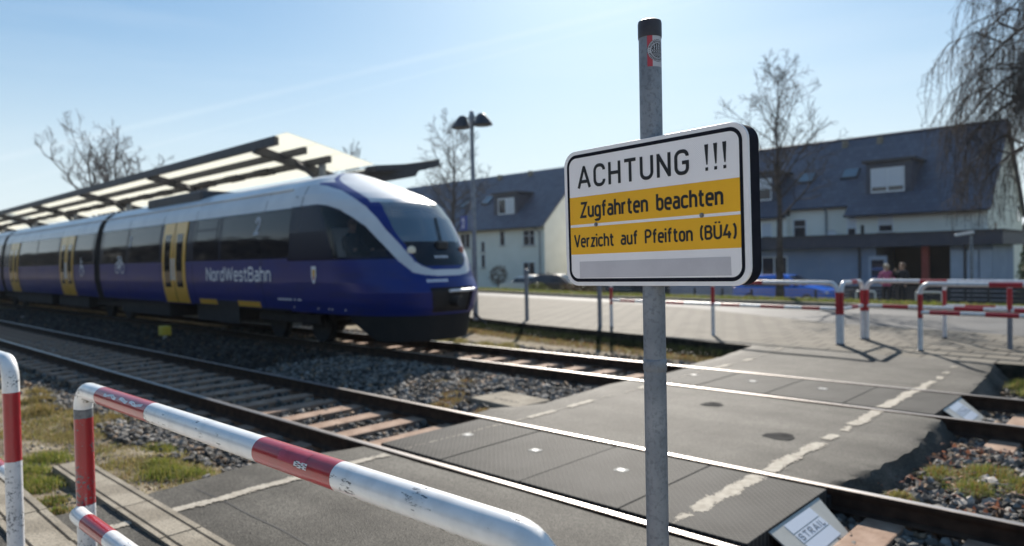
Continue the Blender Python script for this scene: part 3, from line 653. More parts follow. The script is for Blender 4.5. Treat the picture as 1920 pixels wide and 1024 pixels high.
# ------------------------------------------------------------------ red and white tube barriers
def arc_path(p_post0, p_post1, ztop, rad, zbase, nseg=8):
    """inverted U: up the first post, round bend, along, round bend, down the second"""
    a = Vector(p_post0); b = Vector(p_post1); d = (b - a); L = d.length; d.normalize(); up = Vector((0, 0, 1))
    pts = [a + up * zbase]
    c = a + up * (ztop - rad) + d * rad
    for k in range(nseg + 1):
        t = PI / 2 * k / nseg; pts.append(c - d * rad * math.cos(t) + up * rad * math.sin(t))
    c = b + up * (ztop - rad) - d * rad
    for k in range(nseg + 1):
        t = PI / 2 * k / nseg; pts.append(c + d * rad * math.sin(t) + up * rad * math.cos(t))
    pts.append(b + up * zbase)
    return pts
def banded(path, marks):
    """insert the band limits (distances along the path) as path points; returns path, slots"""
    P = [Vector(p) for p in path]; cum = [0.0]
    for i in range(1, len(P)): cum.append(cum[-1] + (P[i] - P[i - 1]).length)
    tot = cum[-1]; cuts = sorted({round(x, 5) for m in marks for x in m[:2] if 0.003 < x < tot - 0.003})
    pts = list(zip(cum, P))
    for c in cuts:
        for i in range(1, len(cum)):
            if cum[i - 1] < c < cum[i]:
                pts.append((c, P[i - 1].lerp(P[i], (c - cum[i - 1]) / (cum[i] - cum[i - 1])))); break
    pts.sort(key=lambda q: q[0])
    out = []; 
    for q in pts:
        if not out or q[0] - out[-1][0] > 1e-4: out.append(q)
    sl = []
    for i in range(len(out) - 1):
        m = (out[i][0] + out[i + 1][0]) / 2; s = 0
        for a, b, k in marks:
            if a <= m < b: s = k
        sl.append(s)
    return [q[1] for q in out], sl

# the near barrier: runs along the path right in front of the camera
R0 = 0.0385
NB = thing("tube_barrier", "scratched red and white tube barrier close in front of the sign post", "barrier", (-3.57, 0.965, -0.05), "red and white path barriers")
pa, pb = Vector((-3.575, 0.955, 0)), Vector((-0.86, 1.0, 0))
path = arc_path(pa, pb, 1.192, 0.095, -0.05)
# bands along the path (post 1.147 m + bend 0.149 m up to the rail, then rail metres)
zt = 1.147; bend = 0.1492
rail = lambda x: zt + bend + (x - (pa.x + 0.095))
marks = [(0.05 + 0.675, 0.05 + 1.065, 1), (0.05 + 0.10, 0.05 + 0.40, 1), (0.05 + 1.065, 0.05 + 1.108, 3), (0, 0.05 + 0.675, 4), (0.05 + 0.10, 0.05 + 0.40, 2), (0.05 + 0.675, 0.05 + 1.065, 2),
         (rail(-3.305), rail(-2.76), 1), (rail(-1.945), rail(-1.545), 1)]
pp, slo = banded(path, marks)
MB().tube(pp, R0, 28, matfn=lambda i: slo[i]).build("frame", [M['white_paint'], M['red_paint'], M['red_worn'], M['bare_steel'], M['white_worn']], NB)
mp_, ms_ = banded([Vector((-3.50, 0.905, 0.655)), Vector((-3.44, 0.902, 0.655)), Vector((-0.90, 0.93, 0.655))], [(0.14, 0.42, 1), (1.1, 1.5, 1), (2.1, 2.5, 1)])
mrb = MB(); mrb.tube(mp_, 0.036, 24, matfn=lambda i: ms_[i])
P = [[Vector((-3.50, 0.905, 0.655)) + Vector((-math.sin(t), 0, 0)) * 0.036 + (Vector((0, math.cos(a), math.sin(a))) * 0.036 * math.cos(t)) for a in [2 * PI * j / 24 for j in range(24)]] for t in [PI / 2 * k / 5 for k in range(6)]]
mrb.grid(P, closed_u=True); mrb.build("mid_rail", [M['white_paint'], M['red_paint']], NB)

def on_tube(x, ang, r=R0 + .0006):                                    # point on the near top rail, angle from straight up towards the camera side
    f = (x - pa.x) / (pb.x - pa.x); c = pa.lerp(pb, f); return (x, c.y - math.sin(ang) * r, 1.192 + math.cos(ang) * r)
mb = MB(); n = 26; ra = random.Random(2)
hi = [(.72 + .10 * math.sin(k * .9) + ra.uniform(-.05, .05), 1.02 + .10 * math.sin(k * .9 + .4) + ra.uniform(-.04, .04)) for k in range(n + 1)]
for k in range(n):
    x0, x1 = -3.20 + .40 * k / n, -3.20 + .40 * (k + 1) / n
    if k in (9, 10, 17): continue
    mb.face([on_tube(x0, hi[k][0]), on_tube(x1, hi[k + 1][0]), on_tube(x1, hi[k + 1][1]), on_tube(x0, hi[k][1])])
mb.build("paint_scar", M['white_far'], NB)
mb = MB()
for k in range(6):
    a0, a1 = 1.05 + .07 * k, 1.05 + .07 * (k + 1)
    for q in range(7):
        if (k, q) in ((0, 3), (1, 5), (4, 6), (5, 1), (2, 2)): continue
        x0 = -1.715 + .009 * q; mb.face([on_tube(x0, a0), on_tube(x0 + .009, a0), on_tube(x0 + .009, a1), on_tube(x0, a1)], 1 if (k * 3 + q * 5) % 7 < 2 else 0)
mb.build("torn_sticker", [M['white_far'], M['black']], NB)
mb = MB(); mb.grid([[on_tube(x, a, R0 + .0004) for a in np.linspace(.2, 1.35, 9)] for x in (-1.80, -1.665)]); mb.build("tape_patch", M['red_tape'], NB)
LB = thing("tube_barrier", "red and white barrier post with bent top at the left edge of the picture", "barrier", (-4.36, 0.84, -0.05), "red and white path barriers")
pp, slo = banded(arc_path((-6.9, 0.80, 0), (-4.36, 0.84, 0), 1.262, 0.10, -0.05), [])
tot = sum((pp[i + 1] - pp[i]).length for i in range(len(pp) - 1))
pp, slo = banded(pp, [(tot - 1.155, tot - 0.80, 1), (tot - 0.80, tot, 2)])
MB().tube(pp, 0.0385, 24, matfn=lambda i: slo[i]).build("frame", [M['white_paint'], M['red_paint'], M['white_worn']], LB)
pp, slo = banded([Vector((-6.9, 0.80, 0.66)), Vector((-4.36, 0.84, 0.66))], [(1.2, 1.6, 1), (2.0, 2.35, 1)])
MB().tube(pp, 0.035, 20, matfn=lambda i: slo[i]).build("mid_rail", [M['white_paint'], M['red_paint']], LB)

def far_barrier(label, a, b, ztop=1.19, zmid=0.71, extra=(), topred=(), midred=(), dark=False, zb=-0.1, r=0.04):
    a = Vector((*a, 0)); b = Vector((*b, 0)); L = (b - a).length; d = (b - a).normalized()
    t = thing("tube_barrier", label, "barrier", (a.x, a.y, zb), "red and white path barriers")
    rad = 0.16; path = arc_path(a, b, ztop, rad, zb); up = ztop - rad - zb; bd = PI / 2 * rad
    tot = 2 * up + 2 * bd + L - 2 * rad
    mk_ = [(up - 0.42, up - 0.01, 1), (tot - up + 0.01, tot - up + 0.42, 1)] + [(up + bd + x - rad, up + bd + y - rad, 1) for x, y in topred]
    pp, sl_ = banded(path, mk_)
    MB().tube(pp, r, 16, matfn=lambda i: sl_[i]).build("frame", [M['white_far'], M['red_far']], t)
    pp, sl_ = banded([a + Vector((0, 0, zmid)), b + Vector((0, 0, zmid))], [(x, y, 1) for x, y in midred])
    MB().tube(pp, r * 0.9, 14, matfn=lambda i: sl_[i]).build("mid_rail", [M['white_far'], M['red_far']], t)
    for e in extra:
        q = a + d * e; pp, sl_ = banded([q + Vector((0, 0, zb)), q + Vector((0, 0, ztop - 0.035))], [(ztop - zb - 0.50, ztop - zb - 0.10, 1), (0, ztop - zb - 0.5, 2 if dark else 0)])
        MB().tube(pp, r, 14, matfn=lambda i: sl_[i]).build("post", [M['white_far'], M['red_far'], M['galv']], t)
    for e in (0, L):
        q = a + d * e; MB().lathe([(r + 0.012, zb), (r + 0.012, 0.065), (r, 0.075)], (q.x, q.y, 0), 14).build("foot_collar", M['steel_dark'], t)
    return t
far_barrier("longest far barrier, ending at the bank of the crossing behind the sign", (-9.95, 13.97), (-4.55, 13.50), extra=(2.80,), topred=((3.5, 3.95), (1.2, 1.7)), midred=((0.3, 0.75), (1.6, 2.1), (3.0, 3.45), (3.9, 4.4), (4.75, 5.1)))
far_barrier("short crosswise barrier joining two longer ones at the path across the tracks", (-4.49, 13.52), (-4.47, 14.62), topred=((0.45, 0.75),), midred=((0.45, 0.8),))
far_barrier("far barrier running in front of the two people, set back from the tracks", (-4.40, 14.66), (0.5, 14.25), extra=(2.33,), topred=((0.95, 1.40), (2.8, 3.3)), midred=((0.3, 0.75), (1.5, 1.95), (2.4, 2.85)), dark=True)
far_barrier("far barrier nearest the tracks at the right edge of the picture", (-3.176, 13.39), (1.6, 13.0), topred=((1.0, 1.45), (2.2, 2.6)), midred=((0.15, 0.6), (0.95, 1.4), (1.9, 2.3)))
far_barrier("farthest barrier beside the road with grey lower posts", (-3.29, 15.64), (1.3, 15.2), ztop=1.15, zmid=0.68, topred=((0.9, 1.35), (2.1, 2.6)), midred=((0.35, 0.85), (1.35, 1.85)), r=0.037)

# ------------------------------------------------------------------ terrain
RY = [3.904, 5.409, 8.4215, 9.9265]                                   # rail centre lines (rail head z = 0)
def road_near(x): return np.interp(x, [-80, -24.2, -17.1, -11.5, -6.08, -4.17, -2.19, 5, 40], [29.5, 23.5, 22.4, 20.7, 17.63, 17.35, 16.81, 15.6, 12.0])
def road_far(x): return np.interp(x, [-80, -27.7, -19.5, -11.8, -7.9, -5.4, -3.1, 5, 40], [33.0, 27.5, 25.6, 25.2, 25.0, 24.4, 24.0, 22.8, 19.0])
def pav_edge(x): return np.interp(x, [-80, -14.7, -12.2, -8.6, -5.5, -4.7, 40], [20.0, 14.2, 13.6, 13.05, 12.52, 12.60, 12.6])
def sstep(a, b, v): t = np.clip((v - a) / (b - a), 0, 1); return t * t * (3 - 2 * t)
def ground_z(x, y):
    x = np.asarray(x, float); y = np.asarray(y, float)
    z = -0.035 - 0.225 * sstep(2.35, 3.25, y)
    z = z - 0.05 * sstep(1.3, 2.2, y) * (1 - sstep(2.3, 3.0, y))
    pe = pav_edge(x)
    z = z + (-0.15 + 0.26) * sstep(pe + 0.2, pe + 0.6, y)
    z = np.where(y > 15.5, -0.15, z)
    rf = road_far(x)
    z = z + 0.19 * sstep(rf + 0.05, rf + 0.30, y)
    z = z - 0.50 * sstep(rf + 1.2, rf + 4.5, y) - 0.48 * sstep(rf + 4.5, rf + 10, y)
    return z
xs = np.unique(np.concatenate([np.linspace(-1200, -100, 23), np.linspace(-100, -16, 85), np.linspace(-16, 6, 221), np.linspace(6, 60, 28), np.linspace(60, 1200, 20)]))
ys = np.unique(np.concatenate([np.linspace(-900, -20, 18), np.linspace(-20, 0, 15), np.linspace(0, 16, 160), np.linspace(16, 40, 121), np.linspace(40, 120, 30), np.linspace(120, 1800, 24)]))
XX, YY = np.meshgrid(xs, ys); ZZ = ground_z(XX, YY)
near = (np.abs(XX) < 40) & (YY > -2) & (YY < 12.2)
ZZ = ZZ + np.where(near, 0.012 * np.sin(XX * 5.1 + YY * 2.3) * np.sin(YY * 6.7 - XX * 1.9), 0)
nx, ny = len(xs), len(ys); idx = np.arange(nx * ny).reshape(ny, nx)
a, b, c, d = idx[:-1, :-1].ravel(), idx[:-1, 1:].ravel(), idx[1:, 1:].ravel(), idx[1:, :-1].ravel()
g = tri_mesh("ground", np.stack([XX.ravel(), YY.ravel(), ZZ.ravel()], 1), np.concatenate([np.stack([a, b, c], 1), np.stack([a, c, d], 1)]), M['soil'], smooth=True)
tag(g, kind='structure')

# ------------------------------------------------------------------ asphalt of the crossing
def xl(y): return np.interp(y, [-4, 1.2, 2.0, 2.9, 3.6, 4.05, 5.8, 6.4, 7.85, 8.7, 12.8], [-5.9, -5.8, -5.80, -5.94, -5.72, -5.60, -5.92, -5.62, -5.75, -5.72, -5.80])
def xr(y): return np.interp(y, [-4, 3.85, 5.5, 5.9, 6.87, 7.97, 10.9, 13.2], [0.6, -1.75, -1.93, -1.85, -1.76, -1.82, -1.94, -2.06])
def lift_(y): return 0.058 * float(np.clip((y - 11.3) / 1.25, 0, 1))
JY = 2.265
def asphalt(name, y0, y1, slope=True, z=-0.012):
    n = max(3, int((y1 - y0) / 0.08)); P = []
    jit = np.cumsum(npr.normal(0, 0.0018, n + 1)); jit -= np.linspace(0, jit[-1], n + 1)
    for i in range(n + 1):
        y = y0 + (y1 - y0) * i / n; l = xl(y) + jit[i] + npr.normal(0, .008); r = xr(y) + jit[n - i]
        row = [(l - 0.14, y, -0.30), (l - 0.03, y, z - 0.03 + lift_(y)), (l + 0.04, y, z + lift_(y))]
        row += [(l + (r - l) * k / 14, y, z + 0.004 * math.sin(3.1 * (l + (r - l) * k / 14) + y * 1.7) + lift_(y)) for k in range(1, 14)]
        row += [(r - 0.03, y, z - 0.002 + lift_(y))] + [(r + 0.04 + .21 * f + npr.normal(0, .008), y, z - .012 + lift_(y) - .25 * f ** .9 + npr.normal(0, .006)) for f in (0, .14, .28, .42, .56, .7, .85, 1.0)] + [(r + 0.36, y, -0.34)]
        P.append(row)
    mb = MB().grid(P)
    for e in (0, n):                                                  # vertical end faces against the rails
        y = P[e][0][1]; mb.grid([[(p[0], y, p[2]) for p in P[e]], [(p[0], y, -0.4) for p in P[e]]], smooth=False)
    o = mb.build(name, M['asphalt'], sharp=True); return tag(o, kind='structure')
asphalt("road_crossing", -4.0, RY[0] - 0.062)
asphalt("road_crossing", RY[1] + 0.055, RY[2] - 0.062)
asphalt("road_crossing", RY[3] + 0.055, 12.70)

o = MB().grid([[(x, JY + dy + .006 * math.sin(x * 7), -0.012 + 0.004 * math.sin(3.1 * x + JY * 1.7) + .0025) for x in np.linspace(-5.75, 0.2, 120)] for dy in (-.006, .006)]).build("asphalt_joint", M['under']); tag(o, kind='structure')
# worn white edge lines
def worn_line(x0, wid, y0, y1, seed, keep, z=-0.0055):
    r = np.random.default_rng(seed); st = 0.012; nyy = int((y1 - y0) / st); nxx = int((wid + 0.08) / st)
    gx = r.normal(size=(int(nyy / 13) + 3, 5)); mb = MB(); 
    fine = r.normal(size=(nyy, nxx)) * 0.10 + np.kron(r.normal(size=(nyy // 3 + 1, nxx // 3 + 1)), np.ones((3, 3)))[:nyy, :nxx] * 0.13; cx = np.interp(np.arange(nyy), np.arange(len(gx)) * 13, gx[:, 0]) * 0.006
    wv = np.interp(np.arange(nyy), np.arange(len(gx)) * 13, gx[:, 1]) * 0.16
    for i in range(nyy):
        y = y0 + i * st
        if any(a < y + st and y < b for a, b in ((RY[0] - .06, RY[0] + .085), (RY[1] - .10, RY[1] + .052), (RY[2] - .06, RY[2] + .085), (RY[3] - .10, RY[3] + .052))): continue
        kf = keep(y)
        for j in range(nxx):
            u = (j + .5) * st - (wid + 0.08) / 2 - cx[i]
            if abs(u) / (wid / 2) + wv[i] * np.sign(u) * 0.8 + fine[i, j] < kf:
                x = x0 + (j * st - (wid + 0.08) / 2)
                zz = 0.004 * math.sin(3.1 * x + y * 1.7) + z + lift_(y)
                if RY[0] < y < RY[1] or RY[2] < y < RY[3]: zz = 0.0035
                mb.face([(x, y, zz), (x + st, y, zz), (x + st, y + st, zz), (x, y + st, zz)])
    return mb
def keepL(y):
    if y < 2.02: return 0.95
    if y < 3.1: return 1.0
    return 0.95 if 3.25 < y < 3.6 or 3.70 < y < 3.80 else (0.9 if (5.7 < y < 6.15 or 6.4 < y < 6.9 or 7.9 < y < 8.3 or 10.05 < y < 10.5 or 11.0 < y < 11.3 or 12.3 < y < 12.6) else (0.55 if 2 < y < 3.8 else 0.02))
def keepR(y):
    if y < 4.30: return 0.45 if 4.08 < y < 4.2 else 0.05
    if y < 6.05: return 0.98
    if y < 6.30: return 0.62
    if y < 6.62: return 1.0
    if y < 6.78: return -0.2
    if y < 7.02: return 0.80
    if y < 7.22: return -0.3
    if y < 7.42: return 0.55
    if y < 7.52: return 0.1
    if y < 9.1: return 0.98
    if y < 9.3: return 0.75
    if y < 10.15: return 0.95
    if y < 10.75: return 0.72
    return 0.65 if (10.95 < y < 11.2 or 11.42 < y < 11.6 or 11.9 < y < 12.05) else -0.3
for x0, wd, y0, y1, sd, kp in ((-5.205, 0.105, 1.2, 12.7, 3, keepL), (-2.40, 0.125, 4.0, 12.4, 5, keepR)):
    o = worn_line(x0, wd, y0, y1, sd, kp).build("road_marking", M['mark']); tag(o, kind='structure')
# concrete-coloured strip continuing the left line between the kerbs
o = worn_line(-5.20, 0.12, 0.2, 1.3, 9, lambda y: 0.9 if y < 0.9 else 0.6).build("road_marking", M['mark']); tag(o, kind='structure')

# ------------------------------------------------------------------ concrete trough rows left of the path
def trough(label, ya, yb, x0, x1, ln, zt):
    x = x0; k = 0
    while x < x1 - 0.05:
        e = min(x + ln - 0.010, x1); dz = rnd.uniform(-.004, .004); dy = rnd.uniform(-.004, .004)
        t = thing("concrete_kerb", label, "kerb stone", (x, ya, zt - 0.2), "concrete channel stones beside the path")
        mb = MB(); w = yb - ya
        prof = [(ya + dy, zt - .2), (yb + dy, zt - .2), (yb + dy, zt + dz), (yb + dy - w * .15, zt + dz), (yb + dy - w * .15 - .010, zt + dz - .022), (yb + dy - w * .15 - .020, zt + dz),
                (ya + dy + w * .20, zt + dz), (ya + dy + w * .20 - .010, zt + dz - .022), (ya + dy + w * .20 - .020, zt + dz), (ya + dy, zt + dz)]
        mb.xprism(list(reversed(prof)), x, e); mb.build("block", M['concrete'], t)
        x += ln; k += 1
trough("grooved concrete channel stone in the row nearer the tracks", 1.66, 1.925, -7.15, -3.6, 0.82, 0.012)
trough("grooved concrete channel stone in the row nearer the barriers", 1.03, 1.33, -7.55, -4.2, 0.82, 0.012)

# ------------------------------------------------------------------ rails, sleepers, crossing panels
def rail_profile(yc):
    p = [(-.0635, -.165), (.0635, -.165), (.0635, -.153), (.012, -.136), (.0085, -.06), (.010, -.040), (.035, -.034), (.0365, -.008), (.032, -.0018), (.023, 0.0), (-.023, 0.0), (-.032, -.0018), (-.0365, -.008), (-.035, -.034), (-.010, -.040), (-.0085, -.06), (-.012, -.136), (-.0635, -.153)]
    return [(yc + a, b) for a, b in p]
rail_lab = ["polished rail nearest the sign post, crossing the whole picture", "second rail from the sign post, far rail of the near track", "near rail of the track under the train", "farthest rail, beyond the wheels of the train"]
for yc, lb in zip(RY, rail_lab):
    t = thing("steel_rail", lb, "rail", (0, yc, -0.165), "rails of the two tracks")
    prof = rail_profile(yc); n = len(prof)
    mb = MB()
    for x0, x1 in ((-130, 30),):
        base = len(mb.v); mb.v += [(x0, a, b) for a, b in prof] + [(x1, a, b) for a, b in prof]
        for i in range(n):
            j = (i + 1) % n; top = i == 9
            mb.f.append((base + i, base + j, base + n + j, base + n + i)); mb.m.append(1 if top else (2 if i in (8, 10) else 0)); mb.sm.append(False)
    mb.build("rail_bar", [M['rail_rust'], M['rail_head'], M['rail_worn']], t)

def sleeper_mesh():
    mb = MB(); mb.box(-.13, .13, -1.25, 1.25, -.18, 0.0)
    o = mb.build("sleeper", M['sleeper'], None, bevel=0.012); return o
sl0 = sleeper_mesh(); first = True
def put_sleeper(x, yc, lab, grp, z=-0.155):
    global first
    o = sl0 if first else sl0.copy()
    if not first: COL.objects.link(o)
    first = False
    o.location = (x, yc, z + rnd.uniform(-.006, .006)); o.rotation_euler = (0, 0, rnd.uniform(-.006, .006)); tag(o, lab, "sleeper", grp)
yc1 = (RY[0] + RY[1]) / 2; yc2 = (RY[2] + RY[3]) / 2
for k in range(60):
    x = -6.06 - 0.622 * k
    put_sleeper(x, yc1, "sunlit brown sleeper between the near rails just left of the rubber panels" if k < 5 else "brown sleeper between the near rails, in the shadow of the train", "sunlit sleepers of the near track" if k < 5 else "shaded sleepers of the near track")
for k in range(14):
    put_sleeper(-6.29 - 0.64 * k, yc2, "sleeper of the far track in front of the train, left of the crossing", "sleepers of the far track left of the crossing")
put_sleeper(-1.50, yc1, "rust-brown sleeper beside the zinc plate at the bottom of the picture", "sleeper of the near track right of the crossing")
for k in range(1, 5): put_sleeper(-1.50 + 0.622 * k, yc1, "sleeper of the near track at the bottom right corner", "sleepers of the near track at the bottom right")
put_sleeper(-1.24, yc2, "rust-brown sleeper of the far track at the right edge", "sleeper of the far track right of the crossing")
for k in range(1, 3): put_sleeper(-1.24 + 0.64 * k, yc2, "sleeper of the far track beyond the right edge", "sleepers of the far track at the right")

def panel_mat():
    m = M['rubber'].copy(); m.name = 'chequered_rubber'; n, l = m.node_tree.nodes, m.node_tree.links; p = n['Principled BSDF']
    t = n.new('ShaderNodeTexCoord'); mpn = n.new('ShaderNodeMapping'); mpn.inputs['Rotation'].default_value = (0, 0, PI / 4); mpn.inputs['Scale'].default_value = (26, 26, 26); l.new(t.outputs['Object'], mpn.inputs['Vector'])
    br = n.new('ShaderNodeTexBrick'); br.offset = 0.0; br.inputs['Scale'].default_value = 1.0; br.inputs['Brick Width'].default_value = 1.0; br.inputs['Row Height'].default_value = 1.0; br.inputs['Mortar Size'].default_value = 0.10; br.inputs['Mortar Smooth'].default_value = 0.4
    l.new(mpn.outputs['Vector'], br.inputs['Vector'])
    b = n.new('ShaderNodeBump'); b.inputs['Strength'].default_value = 0.5; b.inputs['Distance'].default_value = 0.004
    l.new(br.outputs['Fac'], b.inputs['Height']); l.new(b.outputs['Normal'], p.inputs['Normal'])
    src = p.inputs['Base Color'].links[0].from_socket
    mx = n.new('ShaderNodeMix'); mx.data_type = 'RGBA'; mx.inputs['B'].default_value = (0.13, 0.125, 0.11, 1); ml = n.new('ShaderNodeMath'); ml.operation = 'MULTIPLY'; ml.inputs[1].default_value = 0.55
    l.new(br.outputs['Fac'], ml.inputs[0]); l.new(ml.outputs[0], mx.inputs['Factor']); l.new(src, mx.inputs['A']); l.new(mx.outputs['Result'], p.inputs['Base Color'])
    return m
M['panel'] = panel_mat()
ordn = ["leftmost", "second", "third", "rightmost"]
for (ya, yb, edges, what) in ((RY[0] + .088, RY[1] - .098, [-5.56, -4.69, -3.755, -2.815, -1.875], "near rails"), (RY[2] + .088, RY[3] - .098, [-5.55, -4.70, -3.765, -2.83, -1.885], "far rails, ahead of the train")):
    for k in range(4):
        x0, x1 = edges[k] + .004, edges[k + 1] - .004
        t = thing("crossing_panel", f"{ordn[k]} rubber panel from the left between the {what}", "crossing panel", ((x0 + x1) / 2, ya, -0.16), "rubber crossing panels")
        MB().box(x0, x1, ya, yb, -0.16, 0.0 + rnd.uniform(-.003, .002)).build("slab", M['panel'], t, bevel=0.006)
        if k < 3 or True:
            xm = (x0 + x1) / 2 - .02; ym = (ya + yb) / 2 + .09
            mb = MB(); mb.box(xm - .052, xm + .052, ym - .048, ym + .048, 0.0005, 0.0035, 0)
            mb.box(xm - .026, xm + .026, ym - .022, ym + .022, 0.0036, 0.0042, 1)
            if k < 3: mb.build("marker_plate", [M['marker'], M['label_grey']], t)
# joint strips of light panels on the far side and flangeway bottoms
for yc in RY:
    o = MB().box(-5.56, -1.87, yc - 0.10 if yc in (RY[1], RY[3]) else yc + .037, yc - .037 if yc in (RY[1], RY[3]) else yc + .088, -0.16, -0.055).build("flangeway_floor", M['under']); tag(o, kind='structure')

# deflector plates at the right end of the panels
def deflector(label, yA, yB, x0, withtext):
    t = thing("deflector_plate", label, "deflector plate", (x0, (yA + yB) / 2, -0.2))
    zt = -0.012; L = yB - yA
    top0, top1 = Vector((x0 - 0.03, yA, zt)), Vector((x0 - 0.03, yB, zt)); r0, r1 = Vector((x0 + .012, yA, zt - .004)), Vector((x0 + .012, yB, zt - .004))
    b0, b1 = Vector((x0 + 0.29, yA + .02, -0.205)), Vector((x0 + 0.29, yB - .13, -0.205))
    th = Vector((0.004, 0, 0.006)); mb = MB()
    for q in ([top0, top1, r1, r0], [r0, r1, b1, b0]):
        mb.face([p + Vector((0, 0, .003)) for p in q]); mb.face([p - th for p in reversed(q)])
    loop = [top0, r0, b0, b1, r1, top1]
    for i in range(6):
        p, q = loop[i], loop[(i + 1) % 6]; mb.face([p - th, q - th, q + Vector((0, 0, .003)), p + Vector((0, 0, .003))])
    mb.build("plate", M['deflector'], t)
    dn = (b0 - r0); Ls = dn.length; dn.normalize(); al = Vector((0, 1, 0)); nrm = al.cross(dn).normalized()
    if nrm.z < 0: nrm = -nrm
    org = r0 + al * (L * 0.22) + nrm * .0045
    f = lambda u, v, k=0.0: org + al * u + dn * (0.265 - v) + nrm * k
    lb = MB(); wd = L * 0.52
    for v0, v1 in ((0.175, 0.25), (0.098, 0.168), (0.005, 0.091)):
        lb.face([f(0, v0), f(wd, v0), f(wd, v1), f(0, v1)])
    lb.build("label_plate", M['label'], t)
    lt = MB(); lettering(lt, "STRAIL", 0.022, wd - 0.022, 0.107, 0.052, 0.0098, lambda x, y, k: f(x, y, .001 + k), gap=0.40)
    lt.build("lettering", M['label_grey'], t)
deflector("zinc deflector plate with STRAIL lettering at the bottom right, in front of the near panels", 4.29, 5.13, -1.885, True)
deflector("bright zinc deflector plate at the end of the far panels", 8.87, 9.74, -1.90, True)

# ------------------------------------------------------------------ pavement and road beyond the tracks
xp = np.concatenate([np.linspace(-80, -15, 14), np.linspace(-14.7, 0, 60), np.linspace(1, 40, 10)])
P = [[(x, pav_edge(x), -0.40) for x in xp], [(x, pav_edge(x), 0.044) for x in xp], [(x, pav_edge(x) + 0.10, 0.05) for x in xp]]
for q in range(1, 9): P.append([(x, pav_edge(x) + .10 + (road_near(x) - pav_edge(x) - .10) * q / 8, 0.05 - 0.00 * q) for x in xp])
P.append([(x, road_near(x) + 0.01, -0.05) for x in xp])
o = MB().grid(P, smooth=False, matfn=lambda i, j: 1 if i == 0 else 0).build("pavement", [M['pavement'], M['dark_kerb']]); tag(o, kind='structure')
xq = np.linspace(-80, 40, 90)
P = [[(x, road_near(x) - .02 + (road_far(x) + .1 - road_near(x)) * q / 6, -0.02 - 0.06 * q / 6) for x in xq] for q in range(7)]
o = MB().grid(P, smooth=False).build("road", M['road']); tag(o, kind='structure')
P = [[(x, road_far(x) + .03 + .0, -0.15) for x in xq], [(x, road_far(x) + .03, 0.035) for x in xq], [(x, road_far(x) + .15, 0.04) for x in xq], [(x, road_far(x) + .16, -0.15) for x in xq]]
o = MB().grid(P, smooth=False).build("road_kerb", M['concrete']); tag(o, kind='structure')

# pale slabs added behind the camera, unseen, to bounce sunlight onto the sign
M['bounce_slabs'] = mk('bounce_slab_pale', (0.52, 0.49, 0.43), (0.60, 0.57, 0.51), scale=2.0, rough=0.9, spec=0.1, bump=0.3, bscale=80)
o = MB().box(-30, 14, -9.0, 0.62, -0.2, 0.006).build("pavement", M['bounce_slabs']); tag(o, kind='structure')

# round tar patches sunk in the asphalt
for (x, y, r, lb) in ((-2.78, 6.62, .135, "larger round tar-filled hole in the asphalt between the tracks"), (-3.97, 7.57, .115, "smaller round tar-filled hole farther from the sign post")):
    mb = MB(); rr = [r * (1 + .10 * math.sin(3 * a + x) + .05 * math.sin(7 * a)) for a in [2 * PI * k / 30 for k in range(30)]]
    mb.grid([[(x + rr[k] * s * math.cos(2 * PI * k / 30), y + rr[k] * s * math.sin(2 * PI * k / 30), -0.012 + 0.004 * math.sin(3.1 * x + y * 1.7) + h) for k in range(30)] for s, h in ((1.08, 0.001), (1.0, 0.005), (0.9, 0.004), (0.01, 0.004))], closed_u=True)
    tag(mb.build("tar_patch", M['patch']), lb, "asphalt patch")

# concrete block with lifting slots lying in the ballast
t = thing("concrete_cover", "grey concrete block with slots lying in the ballast between the tracks", "concrete block", (-6.33, 6.6, -0.35))
mb = MB(); az = math.radians(-5); ax = Vector((math.cos(az), math.sin(az), 0)); ay = Vector((-math.sin(az), math.cos(az), 0))
mb.obox((-6.33, 6.60, -0.20), ax, ay, (0, 0, 1), 0.46, 0.31, 0.125); mb.build("block", M['concrete'], t, bevel=0.015)
mb = MB()
for k in range(5): mb.obox(Vector((-6.33, 6.60, -0.0745)) + ax * (-.16 + .10 * k) + ay * -.10, ax, ay, (0, 0, 1), .030, .011, .002)
mb.build("slot", M['dark_in'], t)
# yellow track marker
t = thing("track_marker", "small yellow box on a white stake beside the near track", "track marker", (-18.8, 6.9, -0.3))
MB().box(-18.93, -18.65, 6.80, 7.02, -0.02, 0.215).build("box", M['yellow_box'], t, bevel=0.02)
MB().tube([(-18.79, 6.91, -0.30), (-18.79, 6.91, -0.02)], 0.045, 10).build("stake", M['white_far'], t)
# bits of litter
for (x, y, s, lb) in ((-32.2, 6.7, .16, "crumpled white paper near the far left rail"), (-16.5, 7.2, .09, "crumpled white paper on the shaded ballast below the train doors"), (-21.7, 7.0, .08, "small pale scrap beside the yellow marker")):
    bm = bmesh.new(); bmesh.ops.create_icosphere(bm, subdivisions=2, radius=s)
    for v in bm.verts: v.co = Vector((v.co.x * rnd.uniform(.6, 1.2), v.co.y * rnd.uniform(.6, 1.2), v.co.z * rnd.uniform(.3, .7)))
    me = bpy.data.meshes.new("litter"); bm.to_mesh(me); bm.free(); me.materials.append(M['litter']); o = bpy.data.objects.new("paper_litter", me); COL.objects.link(o); o.location = (x, y, -0.16); tag(o, lb, "litter")

